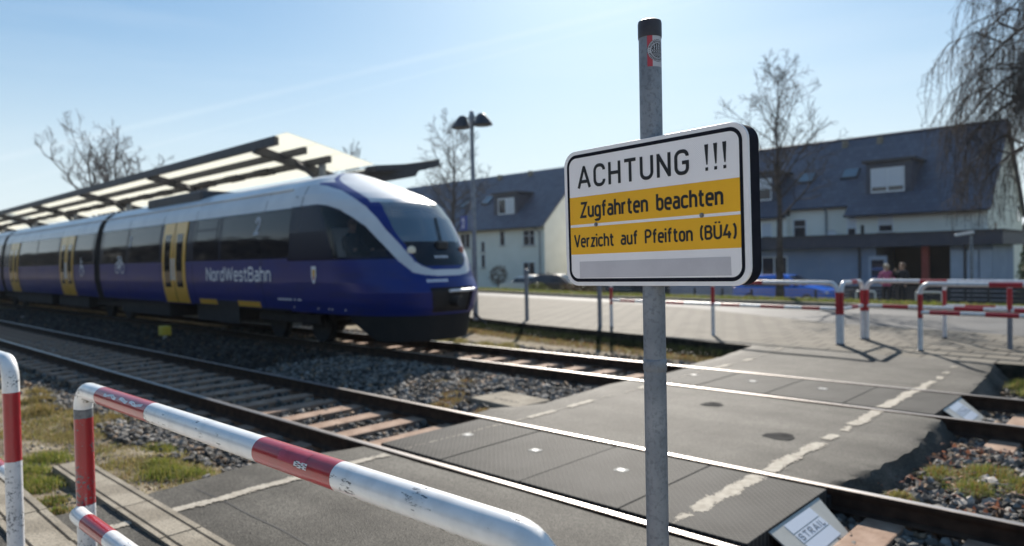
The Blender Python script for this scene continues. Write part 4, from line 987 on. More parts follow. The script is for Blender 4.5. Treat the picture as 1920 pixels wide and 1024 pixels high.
# ------------------------------------------------------------------ ballast stones (countless: one mesh)
def scatter_stones(name, n, sampler, size, colA, colB, seed, zoff=0.0, flat=0.8):
    r = np.random.default_rng(seed)
    bm = bmesh.new(); bmesh.ops.create_icosphere(bm, subdivisions=1, radius=1.0); bm.verts.ensure_lookup_table()
    V0 = np.array([v.co[:] for v in bm.verts]); T0 = np.array([[v.index for v in f.verts] for f in bm.faces]); bm.free()
    x, y, z = sampler(r, n); n = len(x)
    nv = len(V0); K = 10
    shapes = np.stack([V0 * (1 + r.uniform(-.34, .34, (nv, 1))) * r.uniform(.7, 1.25, (1, 3)) for _ in range(K)])
    s = size * np.exp(np.clip(r.normal(0, .30, n), -.6, .45)); k = r.integers(0, K, n)
    an = r.uniform(0, 2 * PI, n); bt = r.normal(0, .6, n)
    V = shapes[k] * s[:, None, None] * np.array([1, 1, flat])
    ca, sa = np.cos(an)[:, None], np.sin(an)[:, None]; cb, sb = np.cos(bt)[:, None], np.sin(bt)[:, None]
    X, Y, Z = V[..., 0], V[..., 1] * cb - V[..., 2] * sb, V[..., 1] * sb + V[..., 2] * cb
    V = np.stack([X * ca - Y * sa + x[:, None], X * sa + Y * ca + y[:, None], Z + z[:, None] + zoff], -1).reshape(-1, 3)
    T = (T0[None] + (np.arange(n) * nv)[:, None, None]).reshape(-1, 3)
    f = r.uniform(0, 1, (n, 1)) ** 1.3; c = np.array(colA) * (1 - f) + np.array(colB) * f; c = c * r.uniform(.7, 1.25, (n, 1))
    warm = (r.uniform(size=n) < .14); c[warm] = c[warm] * np.array([1.35, 1.0, .72])
    return tag(tri_mesh(name, V, T, M['stone'], np.repeat(c, nv, 0)), kind='stuff')
def zone(xa, xb, ya, yb, zf, dens=None):
    def f(r, n):
        x = r.uniform(xa, xb, n); y = r.uniform(ya, yb, n); z = zf(x, y, r)
        if dens is not None: k = r.uniform(size=n) < dens(x, y); x, y, z = x[k], y[k], z[k]
        return x, y, z
    return f
GA, GB = (0.035, 0.033, 0.031), (0.27, 0.25, 0.225)
offx = lambda x, y: ~((x > xl(y) - .05) & (x < xr(y) + .22) & (y < 12.8))
zb = lambda x, y, r: np.where(y < 3.3, ground_z(x, y) + .02, -0.215) + r.uniform(-.03, .03, len(x))
# near shoulder left of the crossing
scatter_stones("ballast_stones", 6200, zone(-13.0, -5.6, 2.45, 3.84, zb, lambda x, y: np.where(offx(x, y), np.clip((y - 2.35 + .35 * np.sin(x * 2.1) + .2 * np.sin(x * 5.3)) * 2.2, 0.03, 1), 0)), 0.030, GA, GB, 21)
scatter_stones("ballast_stones", 3200, zone(-34.0, -13.0, 2.3, 3.84, zb), 0.036, GA, GB, 22)
# between the near rails
scatter_stones("ballast_stones", 9000, zone(-22.0, -5.35, RY[0] + .07, RY[1] - .07, lambda x, y, r: -0.215 + r.uniform(-.04, .03, len(x)), None), 0.030, GA, GB, 23)
# between the tracks
def mid_z(x, y, r): return -0.20 + 0.07 * np.sin(np.clip((y - 5.5) / 2.8, 0, 1) * PI) + r.uniform(-.035, .035, len(x))
scatter_stones("ballast_stones", 11000, zone(-12.0, -5.5, 5.48, 8.36, mid_z, lambda x, y: np.where(offx(x, y), np.where((np.abs(x + 6.33) < .5) & (np.abs(y - 6.6) < .36), 0, 1.0), 0)), 0.033, GA, GB, 24)
scatter_stones("ballast_stones", 12000, zone(-40.0, -12.0, 5.48, 8.36, mid_z), 0.042, (0.014, 0.013, 0.012), (0.085, 0.075, 0.066), 25)  # darker stone colours deepen the train's shade here
# far track and beyond
scatter_stones("ballast_stones", 5500, zone(-22.0, -5.3, RY[2] + .07, RY[3] - .07, lambda x, y, r: -0.215 + r.uniform(-.03, .03, len(x))), 0.034, GA, GB, 26)
scatter_stones("ballast_stones", 5000, zone(-22.0, -5.5, RY[3] + .07, 11.6, lambda x, y, r: -0.23 + r.uniform(-.03, .03, len(x)), lambda x, y: np.where(offx(x, y), .8, 0)), 0.034, GA, GB, 27)
# right of the crossing
scatter_stones("ballast_stones", 9500, zone(-1.85, 3.2, 5.48, 8.36, lambda x, y, r: mid_z(x, y, r) - .03, offx), 0.033, GA, (0.33, 0.30, 0.265), 28)
scatter_stones("ballast_stones", 3800, zone(-1.86, 1.6, RY[0] + .07, RY[1] - .07, lambda x, y, r: -0.215 + r.uniform(-.03, .03, len(x))), 0.033, GA, GB, 29)
scatter_stones("ballast_stones", 3000, zone(-1.85, 2.2, RY[2] + .07, RY[3] - .07, lambda x, y, r: -0.215 + r.uniform(-.03, .03, len(x))), 0.034, GA, GB, 30)
scatter_stones("ballast_stones", 3000, zone(-1.9, 2.6, RY[3] + .07, 12.4, lambda x, y, r: -0.24 + r.uniform(-.03, .03, len(x)), offx), 0.034, GA, GB, 31)
# gravelly soil in the left foreground
scatter_stones("gravel", 5000, zone(-12.0, -5.9, 0.2, 2.7, lambda x, y, r: ground_z(x, y) + r.uniform(-.006, .006, len(x)), offx), 0.010, (0.16, 0.14, 0.11), (0.36, 0.33, 0.28), 32)

# ------------------------------------------------------------------ grass, weeds, dead leaves (stuff)
def blades(name, n, sampler, h, w, palette, seed, lean=0.5):
    r = np.random.default_rng(seed); x, y, z, hs = sampler(r, n); n = len(x)
    an = r.uniform(0, 2 * PI, n); ln = np.abs(r.normal(0, lean, n)); hh = h * hs * r.uniform(.5, 1.25, n); ww = w * r.uniform(.6, 1.3, n)
    dx, dy = np.cos(an), np.sin(an); px_, py_ = -dy, dx
    def P(f, s, bend): return np.stack([x + dx * hh * ln * bend + px_ * ww * s, y + dy * hh * ln * bend + py_ * ww * s, z + hh * f * np.sqrt(np.clip(1 - np.minimum(ln, .95) ** 2 * bend, .1, 1))], -1)
    V = np.stack([P(0, -1, 0), P(0, 1, 0), P(.55, -.7, .35), P(.55, .7, .35), P(1.0, 0, 1.0)], 1)
    T0 = np.array([[0, 1, 3], [0, 3, 2], [2, 3, 4]]); T = (T0[None] + (np.arange(n) * 5)[:, None, None]).reshape(-1, 3)
    pal = np.array(palette); c = pal[r.integers(0, len(pal), n)] * r.uniform(.7, 1.25, (n, 1))
    return tag(tri_mesh(name, V.reshape(-1, 3), T, M['blade'], np.repeat(c, 5, 0)), kind='stuff')
def tufts(cent, spread, zf=ground_z, zadd=0.0):
    cent = np.array(cent)
    def f(r, n):
        wgt = cent[:, 2] ** 2; k = r.choice(len(cent), n, p=wgt / wgt.sum())
        dr = r.normal(0, .5, (n, 2)) * cent[k, 2][:, None] * spread
        x = cent[k, 0] + dr[:, 0]; y = cent[k, 1] + dr[:, 1]
        fall = np.exp(-(dr ** 2).sum(1) / (cent[k, 2] ** 2 + 1e-6)); ok = offx(x, y) & (np.abs(x) < 60)
        return x[ok], y[ok], (zf(x, y) + zadd)[ok], (.45 + .7 * fall)[ok]
    return f
DRY = [(0.30, 0.23, 0.09), (0.36, 0.28, 0.12), (0.25, 0.17, 0.06), (0.33, 0.27, 0.10), (0.20, 0.18, 0.05)]
GRN = [(0.11, 0.17, 0.025), (0.15, 0.21, 0.03), (0.19, 0.22, 0.045), (0.09, 0.14, 0.02)]
YG = [(0.26, 0.25, 0.055), (0.31, 0.28, 0.075), (0.20, 0.22, 0.045)]
r0 = np.random.default_rng(5)
fld = [(x, y, .34) for x, y in zip(r0.uniform(-11.5, -5.95, 52), r0.uniform(1.95, 2.75, 52))] + [(x, y, .3) for x, y in zip(r0.uniform(-9.5, -7.6, 10), r0.uniform(1.3, 2.2, 10))]
blades("grass", 15000, tufts(fld, .8), .055, .0035, DRY + DRY + YG + [(0.20, 0.15, 0.08)], 41, lean=1.1)
blades("grass", 5200, tufts([(-7.25, 1.52, .22), (-6.75, 1.50, .20), (-7.7, 1.75, .25), (-6.45, 2.35, .25), (-6.2, 2.5, .18), (-6.75, 2.4, .2), (-7.5, 2.7, .2), (-5.95, 2.9, .1)], .8), .075, .0035, GRN[:2] + YG + YG, 42, lean=.7)
blades("grass", 3000, tufts([(-11.3, 2.5, .25), (-10.4, 2.3, .3), (-9.2, 2.5, .3), (-9.6, 2.9, .2), (-12.2, 2.7, .2)], .8), .13, .004, DRY, 43, lean=.6)
blades("grass", 1600, tufts([(-7.0, 1.45, .15), (-6.6, 1.42, .14), (-6.2, 1.43, .14), (-5.9, 1.40, .10)], .8), .05, .004, GRN + DRY, 44)
zmid = lambda x, y: -0.15 + 0 * x
blades("dry_weeds", 6000, tufts([(-7.3, 6.5, .28), (-7.0, 6.2, .22), (-7.6, 6.9, .22), (-6.9, 5.9, .2), (-7.9, 7.3, .2), (-8.2, 7.0, .22), (-6.2, 6.0, .15)], .75, zmid), .07, .004, DRY + [(0.26, 0.09, 0.04), (0.22, 0.12, 0.05)], 45, lean=.9)
blades("grass", 11000, tufts([(-1.15, 6.95, .30), (-0.85, 6.75, .26), (-1.45, 6.70, .22), (-0.55, 6.55, .22), (-1.15, 6.45, .2), (-.3, 6.9, .25), (.1, 6.6, .25)], .75, zmid), .075, .0032, YG + GRN[:3] + [(0.33, 0.15, 0.05), (0.35, 0.20, 0.06)], 46, lean=1.2)
blades("grass", 1500, tufts([(-1.55, 5.9, .13), (-1.35, 5.7, .1)], .8, zmid), .05, .004, YG + DRY, 47, lean=.8)
blades("grass", 5000, tufts([(-1.55, 11.6, .22), (-1.3, 11.2, .25), (-1.0, 11.7, .25), (-.6, 11.3, .3)], .75, zmid), .12, .005, YG + GRN + DRY[:2], 48, lean=.7)
bk = [(x, pav_edge(x) - .55, .38) for x in np.linspace(-15, -5.9, 20)]
blades("dry_weeds", 12000, tufts(bk, .9, lambda x, y: -0.27 + 0 * x), .10, .006, DRY + [(0.30, 0.10, 0.06), (0.22, 0.14, 0.06)] + YG[:1], 49, lean=.8)
blades("dry_weeds", 9000, tufts([(x, y, .3) for x, y in zip(r0.uniform(-13.5, -10.0, 16), r0.uniform(10.6, 11.6, 16))], .9, lambda x, y: -0.24 + 0 * x), .10, .006, DRY + YG, 50, lean=.8)
blades("ground_ivy", 14000, tufts([(x, pav_edge(x) - .14, .22) for x in np.linspace(-15.5, -5.75, 46)], .8, lambda x, y: -0.24 + 0 * x), .17, .012, [(0.030, 0.048, 0.018), (0.045, 0.06, 0.02), (0.035, 0.04, 0.018)], 51, lean=.6)
vg = [(x, float(road_far(x)) + .8, .7) for x in np.linspace(-30, 4, 60)]
blades("verge_grass", 14000, tufts(vg, .9, lambda x, y: ground_z(x, y)), .13, .012, YG + GRN + DRY[:1], 52, lean=.6)
# dry leaves and twigs lying on the ballast at the right
def leaves(r, n):
    x = r.uniform(-1.75, .6, n); y = r.uniform(5.55, 7.8, n); return x, y, np.full(n, -.135), np.ones(n)
blades("dry_leaves", 420, leaves, .045, .016, [(0.30, 0.13, 0.08), (0.36, 0.20, 0.12), (0.24, 0.10, 0.06)], 53, lean=1.6)
t = tag(MB().tube([(-.62, 6.08, -.10), (-.40, 5.86, -.085), (-.30, 5.62, -.09)], .006, 6).build("dry_twig", M['sleeper']), "thin dry twig lying across the stones beside the near track", "twig")

# ------------------------------------------------------------------ the train
TYC = (RY[2] + RY[3]) / 2
TZS = [.70, .95, 1.35, 1.85, 2.4, 2.95, 3.2, 3.42, 3.57, 3.68, 3.75, 3.77]
THW = [1.32, 1.39, 1.455, 1.46, 1.42, 1.32, 1.24, 1.10, .90, .60, .30, 0.0]
NTZ = [.70, .85, 1.15, 1.41, 1.82, 2.24, 2.61, 2.85, 3.02, 3.17, 3.33, 3.53, 3.68, 3.74, 3.77]
NTX = [-10.32, -10.25, -10.19, -10.36, -10.53, -10.76, -10.98, -11.21, -11.47, -11.86, -12.36, -12.98, -13.35, -13.5, -13.55]
NLZ = [.70, 1, 2, 2.8, 3.17, 3.53, 3.68, 3.75, 3.77]; NLR = [1.9, 1.9, 1.9, 1.9, 1.5, .8, .4, .2, .1]
NX0 = -14.0
def thw(z): return float(np.interp(z, TZS, THW))
def side(z, off=0.0): return TYC - thw(z) - off                       # y of the near side at height z
def nose_pt(a, z, off=0.0):
    T = float(np.interp(z, NTZ, NTX)); L = float(np.interp(z, NLZ, NLR)); s = 1 if a > 1 else -1; b = 2 - a if a > 1 else a
    ph = max(0.0, min(1.0, b)) * PI / 2; p = 2.3
    X = (T - L) + (T - L - NX0) * b if b < 0 else (T - L) + (L + off) * math.sin(ph) ** (2 / p)
    y = (thw(z) + off) * (1 if b < 0 else max(0.0, math.cos(ph)) ** (2 / p))
    return (X, TYC + s * y, z)
train = thing("regional_train", "blue and white regional train with yellow doors on the far track", "train", (-20, TYC, 0.0))
zrow = sorted(set([.70, 1.849, 2.951] + list(np.linspace(.70, 3.42, 30)) + list(np.linspace(3.42, 3.75, 12)) + [3.77]))
def ring_pts(x):
    near = [(x, side(z), z) for z in zrow[:-1]]; far = [(x, TYC + thw(z), z) for z in reversed(zrow[:-1])]
    return near + [(x, TYC, 3.77)] + far
def livery(z): return 0 if z < 1.85 else (2 if z < 2.95 else 1)
def car_body(x0, x1):
    A, B = ring_pts(x0), ring_pts(x1); zz = [p[2] for p in A]
    mb = MB().grid([A, B], matfn=lambda i, j: livery((zz[j] + zz[j + 1]) / 2))
    for x, R in ((x0, A), (x1, B)): mb.face([p for p in R], 3)
    mb.face([(x0, side(.70), .70), (x1, side(.70), .70), (x1, TYC + thw(.70), .70), (x0, TYC + thw(.70), .70)], 3)
    return mb.build("car_body", [M['blue'], M['twhite'], M['tband'], M['under']], train)
car_body(-26.55, NX0); car_body(-40.75, -27.15); car_body(-56, -41.35)
for x0, x1 in ((-27.15, -26.55), (-41.35, -40.75)):                    # gangway bellows
    P = []
    for k in range(13):
        f = 0.975 if k % 2 else 0.93; x = x0 + (x1 - x0) * k / 12
        P.append([(x, TYC + (p[1] - TYC) * f, 0.75 + (p[2] - 0.75) * (0.99 if k % 2 else .975)) for p in ring_pts(x)])
    MB().grid(P, smooth=False).build("gangway_bellows", M['bellows'], train)
# nose: dense shell, its zones cut out as parts
ARU = ([.20, .30, .42, .44, .50, .55, .60, .66, .71, .74, .79, .87, 1.0], [3.41, 3.37, 3.23, 3.03, 2.83, 2.57, 2.32, 2.09, 1.87, 1.74, 1.65, 1.58, 1.58])
ARL = ([-1, .02, .14, .26, .34, .43, .50, .55, .61, .66, .70, .79, .92, 1.0], [2.97, 2.97, 2.92, 2.80, 2.63, 2.44, 2.17, 1.98, 1.75, 1.63, 1.53, 1.48, 1.45, 1.45])
def nose_zone(a, z):
    b = 2 - a if a > 1 else a
    zu = float(np.interp(b, *ARU)) if b > .20 else 3.50; zl = float(np.interp(b, *ARL))
    if z > 3.47 and b < .47: return 'white'
    if b > .565 and z > 2.945: return 'hood'
    if zl < z < zu: return 'white'
    if z >= zu:
        if z > 2.13 and z <= 2.945 and b > float(np.interp(z, [2.13, 2.36, 2.64, 2.945], [.69, .655, .635, .645])): return 'screen'
        if 1.645 < z <= 2.13 and b > float(np.interp(z, [1.64, 1.72, 1.91, 2.13], [.83, .765, .73, .695])): return 'panel'
        return 'blue'
    if .75 < z < 1.235 and b > .785 + (1.235 - z) * .05: return 'front'
    if z > 1.80:
        if b > 0.06 and z < zl - .05 and z > 1.84 and b < .53: return 'cabwin'
        return 'band'
    return 'blue'
na = np.concatenate([np.linspace(-1, 0, 14)[:-1], np.linspace(0, 2, 321)[:-1], np.linspace(2, 3, 14)])
nzv = np.concatenate([np.linspace(.70, 3.52, 230), np.linspace(3.53, 3.77, 14)])
NP_ = [[nose_pt(a, z) for a in na] for z in nzv]
Z_ = [[nose_zone((na[j] + na[j + 1]) / 2, (nzv[i] + nzv[i + 1]) / 2) for j in range(len(na) - 1)] for i in range(len(nzv) - 1)]
def nose_part(name, zones, mats, par=train, off=0.0):
    order = list(zones)
    PP = NP_ if not off else [[nose_pt(a, z, off) for a in na] for z in nzv]
    return MB().grid(PP, matfn=lambda i, j: order.index(Z_[i][j]) if Z_[i][j] in order else 0, skip=lambda i, j: Z_[i][j] not in order).build(name, mats, par, sharp=False, term=.15)
nose = nose_part("cab_shell", ['blue', 'white', 'hood', 'band'], [M['blue'], M['twhite'], M['twhite'], M['tband']])
nose_part("windscreen", ['screen'], [M['screen']])
nose_part("cab_side_window", ['cabwin'], [M['cabglass']])
lamp_panel = nose_part("headlight_panel", ['panel'], [M['tglass']])
nose_part("coupler_recess", ['front'], [M['under']], off=-0.05)
MB().face([(NX0, side(.7), .70), (-12.2, side(.7), .70), (-10.6, TYC - .7, .70), (-10.35, TYC, .70), (-10.6, TYC + .7, .70), (-12.2, TYC + thw(.7), .70), (NX0, TYC + thw(.7), .70)]).build("cab_floor_pan", M['under'], train)
MB().box(-13.9, -13.85, TYC - 1.25, TYC + 1.25, .75, 3.2).build("cab_bulkhead", M['dark_in'], train)
MB().box(-13.85, -10.9, TYC - 1.15, TYC + 1.15, 1.20, 1.26).build("cab_floor", M['dark_in'], train)
MB().box(-11.7, -10.95, TYC - .95, TYC + .95, 1.26, 1.98).build("driving_desk", M['navy'], train, bevel=.05)
for a in (.742, 1.258):                                                # headlight clusters behind the glazed panel
    p = nose_pt(a, 1.955, 0.010); q = nose_pt(a, 1.955, 0.045); n = (Vector(q) - Vector(p)).normalized(); u = n.cross(Vector((0, 0, 1))).normalized(); w = u.cross(n)
    mb = MB(); P = [[Vector(p) + n * k + (u * math.cos(t) + w * math.sin(t)) * r for t in [2 * PI * j / 14 for j in range(14)]] for r, k in ((.085, -.02), (.085, .012), (.06, .022), (.001, .026))]
    mb.grid(P, closed_u=True).build("headlight", M['lamp_on'] if a < 1 else M['red_lens'], lamp_panel)
# windscreen wiper and its base
w0 = Vector(nose_pt(1.01, 2.06, .03)); w1 = Vector(nose_pt(1.06, 2.62, .03)); wm = Vector(nose_pt(1.03, 2.34, .04))
MB().tube([w0, wm, w1], .016, 6).build("wiper", M['black'], train)
MB().obox(w0, (0, 1, 0), (1, 0, -.3), (0, 0, 1), .13, .05, .07).build("wiper_base", M['black'], train, bevel=.015)
# lighter emblem strip and builder's marks on the nose (illegible in the photograph: plain dashes)
mb = MB()
for k in range(9):
    a0, a1 = .79 + .021 * k, .79 + .021 * k + .014; mb.face([nose_pt(a0, 1.335, .004), nose_pt(a1, 1.335, .004), nose_pt(a1 + .004, 1.39, .004), nose_pt(a0 + .004, 1.39, .004)])
mb.build("lettering", M['silver'], train)
mb = MB()
for k in range(5):
    a0 = .925 + .022 * k; mb.face([nose_pt(a0, 1.80, .006), nose_pt(a0 + .013, 1.80, .006), nose_pt(a0 + .013, 1.845, .006), nose_pt(a0, 1.845, .006)])
mb.build("lettering", M['silver'], lamp_panel)
# front step bar, coupler and the grey skirt below the nose
MB().tube([nose_pt(.95, 1.16, .0), nose_pt(1.1, 1.16, .01), nose_pt(1.24, 1.16, .0)], .03, 8).build("handrail", M['silver'], train)
MB().tube([(-10.5, TYC, .95), (-10.05, TYC, .95)], .11, 12).build("coupler", M['under'], train)
def skirt_pt(a, f):
    s = nose_pt(a, .72); z = .72 - .52 * f; inset = .03 + .10 * f
    c = Vector((-12.2, TYC, 0)); v = Vector((s[0], s[1], 0)) - c; v = v * (1 - inset / max(v.length, .1)); return (c.x + v.x, c.y + v.y, z)
sa = np.linspace(.06, 1.94, 60); P = []
for f in np.linspace(0, 1, 8):
    P.append([skirt_pt(.06 + .26 * f ** 1.5 + (1.88 - .52 * f ** 1.5) * k / 59, f) for k in range(60)])
MB().grid(P).build("front_skirt", M['skirt'], train)
mb = MB(); mb.tube([(-10.75, TYC + 1.0, .62), (-10.45, TYC + 1.05, .42)], .025, 6); mb.build("guard_iron", M['steel_dark'], train)
# doors: pairs of leaves with tall windows, following the curve of the side
def side_patch(mb, x0, x1, z0, z1, off, mat=0, n=10):
    P = [[(x, side(z, off), z) for x in (x0, x1)] for z in np.linspace(z0, z1, n)]
    mb.grid(P, mat)
    for z in (z0, z1): mb.face([(x0, side(z, off), z), (x1, side(z, off), z), (x1, side(z, -.01), z), (x0, side(z, -.01), z)], mat)
    for x in (x0, x1):
        mb.grid([[(x, side(z, off), z), (x, side(z, -.01), z)] for z in np.linspace(z0, z1, n)], mat)
    return mb
for x0, x1 in ((-21.0, -19.42), (-31.25, -29.60), (-39.45, -37.95)):
    m = (x0 + x1) / 2
    for a, b in ((x0, m - .035), (m + .035, x1)):
        mb = MB(); side_patch(mb, a, b, .73, 2.94, .022); d = mb.build("door_leaf", M['yellow'], train)
        wmb = MB(); side_patch(wmb, a + .17, b - .17, 1.16, 2.62, .028); wmb.build("window", M['tglass'], d)
    mb = MB(); side_patch(mb, m - .035, m + .035, .73, 2.94, .012); mb.build("door_seal", M['black'], train)
# windows as slightly proud panes in the dark band
for x0, x1, z0, z1 in ((-17.25, -13.95, 1.90, 2.92), (-18.95, -17.42, 1.90, 2.92), (-26.2, -24.0, 1.90, 2.92), (-23.8, -21.3, 1.90, 2.92), (-37.6, -34.8, 1.90, 2.92), (-34.6, -31.6, 1.90, 2.92), (-29.3, -27.4, 1.90, 2.92), (-44.5, -41.7, 1.9, 2.92)):
    mb = MB(); side_patch(mb, x0, x1, z0, z1, .006); wn_ = mb.build("window", M['tglass'], train)
    if x0 == -18.95:
        mb = MB(); side_patch(mb, x0 + .14, x1 - .12, 2.62, 2.68, .012); side_patch(mb, x0 + .10, x0 + .15, 2.30, 2.90, .012); side_patch(mb, x1 - .17, x1 - .12, 2.30, 2.90, .012)
        mb.build("opening_frame", M['tband'], wn_)
sidef = lambda off: (lambda x, z, k=0.0: (x, side(z, off + k * 20), z))
mb = MB(); lettering(mb, "NordWestBahn", -18.1, -14.72, 1.345, .345, .050, sidef(.010), gap=.22); mb.build("lettering", M['silver'], train)
for (x, z, s) in ((-15.55, 2.42, .42), (-23.75, 2.36, .34)):
    mb = MB(); lettering(mb, "2", x, x + s * .58, z, s, .075 * s / .42, sidef(.014)); mb.build("class_numeral", M['dull_silver'], train)
# bicycle pictogram
mb = MB(); bf = sidef(.014); bx, bz = -24.55, 1.72
for cx in (-.22, .24): stroke(mb, [(bx + cx + .165 * math.cos(2 * PI * k / 20), bz + .165 * math.sin(2 * PI * k / 20)) for k in range(21)], .035, bf, closed=True)
for L in ([(-.22, 0), (-.08, .24), (.17, .24), (.02, 0), (-.22, 0)], [(.24, 0), (.15, .33), (.06, .36)], [(-.08, .24), (-.11, .34)], [(-.19, .35), (-.04, .35)], [(.02, 0), (-.08, .24)]):
    stroke(mb, [(bx + p[0], bz + p[1]) for p in L], .035, bf, 0, .0002)
mb.build("bicycle_symbol", M['silver'], train)
mb = MB(); bx, bz = -28.55, 1.62                                      # pushchair / wheelchair symbol smudged by the motion
stroke(mb, [(bx + .17 * math.cos(2 * PI * k / 16), bz + .17 * math.sin(2 * PI * k / 16)) for k in range(17)], .045, bf, closed=True)
for L in ([(-.10, .50), (-.06, .20), (.18, .20), (.30, -.08)], [(-.06, .34), (.10, .34)]): stroke(mb, [(bx + p[0], bz + p[1]) for p in L], .05, bf, 0, .0002)
mb.build("wheelchair_symbol", M['silver'], train)
# coat of arms, small number row, gold step panels, cable-gland dots
mb = MB(); cx, cz = -12.92, 1.50
sh = [(-.10, .18), (.10, .18), (.10, -.02), (.06, -.13), (0, -.19), (-.06, -.13), (-.10, -.02)]
npz = lambda u, w, o: (cx + u, side(cz + w, o) + .0, cz + w)
def fit_side(x, z, o):                                                 # on the nose flank
    best = min(np.linspace(-1, .9, 120), key=lambda a: abs(nose_pt(a, z)[0] - x)); p = nose_pt(best, z); return (p[0], p[1] - o, p[2])
mb.face([fit_side(cx + u, cz + w, .012) for u, w in sh], 0)
mb.face([fit_side(cx + u * .6, cz + .03 + w * .45, .016) for u, w in sh], 1); mb.face([fit_side(cx + u * .35, cz - .07 + w * .2, .018) for u, w in sh], 2)
mb.build("coat_of_arms", [M['silver'], M['yellow'], M['red_far']], train)
mb = MB()
for k in range(13):
    if k in (8, 10): continue
    side_patch(mb, -14.55 + .078 * k, -14.55 + .078 * k + .045, .945, .985, .010, n=2)
mb.build("vehicle_number", M['silver'], train)
for a, b in ((-18.75, -17.75), (-16.55, -15.45)): side_patch(MB(), a, b, .745, .875, .016, n=4).build("gold_panel", M['yellow'], train)
mb = MB(); side_patch(mb, -17.7, -16.6, .30, .86, .004, n=4); mb.build("equipment_box", M['under'], train)
mb = MB()
for x in (-13.9, -12.95, -12.55, -12.42, -11.95): p = fit_side(x, .80, .012); mb.lathe([(.022, 0), (.001, -.004)], p, 8, axis='y')
mb.build("marker_dots", M['silver'], train)
for x in (-15.2, -18.98, -21.25, -24.0, -29.45, -31.45, -34.7, -37.75, -39.65):
    mb = MB(); side_patch(mb, x - .008, x + .008, .72, 3.36, .0035, n=14); mb.build("panel_seam", M['seam'], train)
for x in (-20.30, -20.12, -30.5, -30.35): mb = MB(); side_patch(mb, x - .015, x + .015, 1.35, 1.95, .05, n=3); mb.build("grab_handle", M['silver'], train)
for a, b in ((-26.5, -21.3), (-19.2, -14.1), (-40.6, -39.6), (-37.8, -31.4), (-29.4, -27.3)): mb = MB(); side_patch(mb, a, b, .705, .735, .012, n=2); mb.build("sill_edge", M['under'], train)
# roof equipment
mb = MB(); mb.box(-23.5, -19.5, TYC - .95, TYC + .55, 3.50, 3.82); mb.build("roof_unit", M['steel_dark'], train, bevel=.06)
mb = MB(); mb.lathe([(.20, 0), (.22, .1), (.22, .26), (.12, .34), (.001, .35)], (-20.0, TYC - .72, 3.5), 16); mb.build("roof_fan", M['steel_dark'], train)
for z in (3.44,): MB().tube([(-56, side(3.38, .02), 3.38), (-14.2, side(3.38, .02), 3.38)], .022, 6).build("rain_gutter", M['twhite'], train)
mb = MB(); P = [[(x, side(z, .003), z) for x in (-13.62, -13.585)] for z in np.linspace(2.96, 3.40, 6)]; mb.grid(P).build("shell_joint", M['steel_dark'], train)
# running gear
def wheelset(x, par):
    for s in (-1, 1):
        mb = MB(); mb.lathe([(.001, -.07), (.12, -.07), (.14, -.05), (.33, -.045), (.385, -.06), (.385, .06), (.42, .065), (.42, .085), (.001, .085)], (x, TYC + s * .755, .385), 28, axis='y'); mb.build("wheel", M['under'], par)
    MB().tube([(x, TYC - .75, .385), (x, TYC + .75, .385)], .08, 10).build("axle", M['under'], par)
for xc in (-14.7, -26.85, -41.05):
    bg_ = MB()
    for s in (-1, 1): bg_.box(xc - 1.35, xc + 1.35, TYC + s * 1.02 - .07, TYC + s * 1.02 + .07, .42, .62)
    bg_.box(xc - .2, xc + .2, TYC - 1.0, TYC + 1.0, .40, .60); b_ = bg_.build("bogie", M['under'], train, bevel=.03)
    wheelset(xc - .95, b_); wheelset(xc + .95, b_)
mb = MB()
for a, b in ((-25.2, -21.2), (-19.3, -17.8), (-39.3, -33.5), (-32.5, -28.7), (-55, -43)): MB().box(a, b, TYC - 1.22, TYC + 1.22, .28, .72).build("underfloor_box", M['under'], train, bevel=.03)

# ------------------------------------------------------------------ people (skin-modifier bodies, baked to one mesh each)
def skinned(name, joints, edges, mat, parent=None, level=2, root=0):
    me = bpy.data.meshes.new(name); me.from_pydata([j[:3] for j in joints], edges, []); o = bpy.data.objects.new(name, me); COL.objects.link(o)
    o.modifiers.new('skin', 'SKIN'); 
    for i, sv in enumerate(me.skin_vertices[0].data):
        r = joints[i][3]; sv.radius = (r, joints[i][4] if len(joints[i]) > 4 else r); sv.use_root = (i == root)
    sb = o.modifiers.new('sub', 'SUBSURF'); sb.levels = level; sb.render_levels = level
    dg = bpy.context.evaluated_depsgraph_get(); ev = o.evaluated_get(dg); nm = bpy.data.meshes.new_from_object(ev)
    bpy.data.objects.remove(o); bpy.data.meshes.remove(me)
    nm.name = name; nm.materials.clear()
    for m in (mat if isinstance(mat, (list, tuple)) else [mat]): nm.materials.append(m)
    nm.polygons.foreach_set('use_smooth', [True] * len(nm.polygons))
    r = bpy.data.objects.new(name, nm); COL.objects.link(r)
    if parent: r.parent = parent
    return r
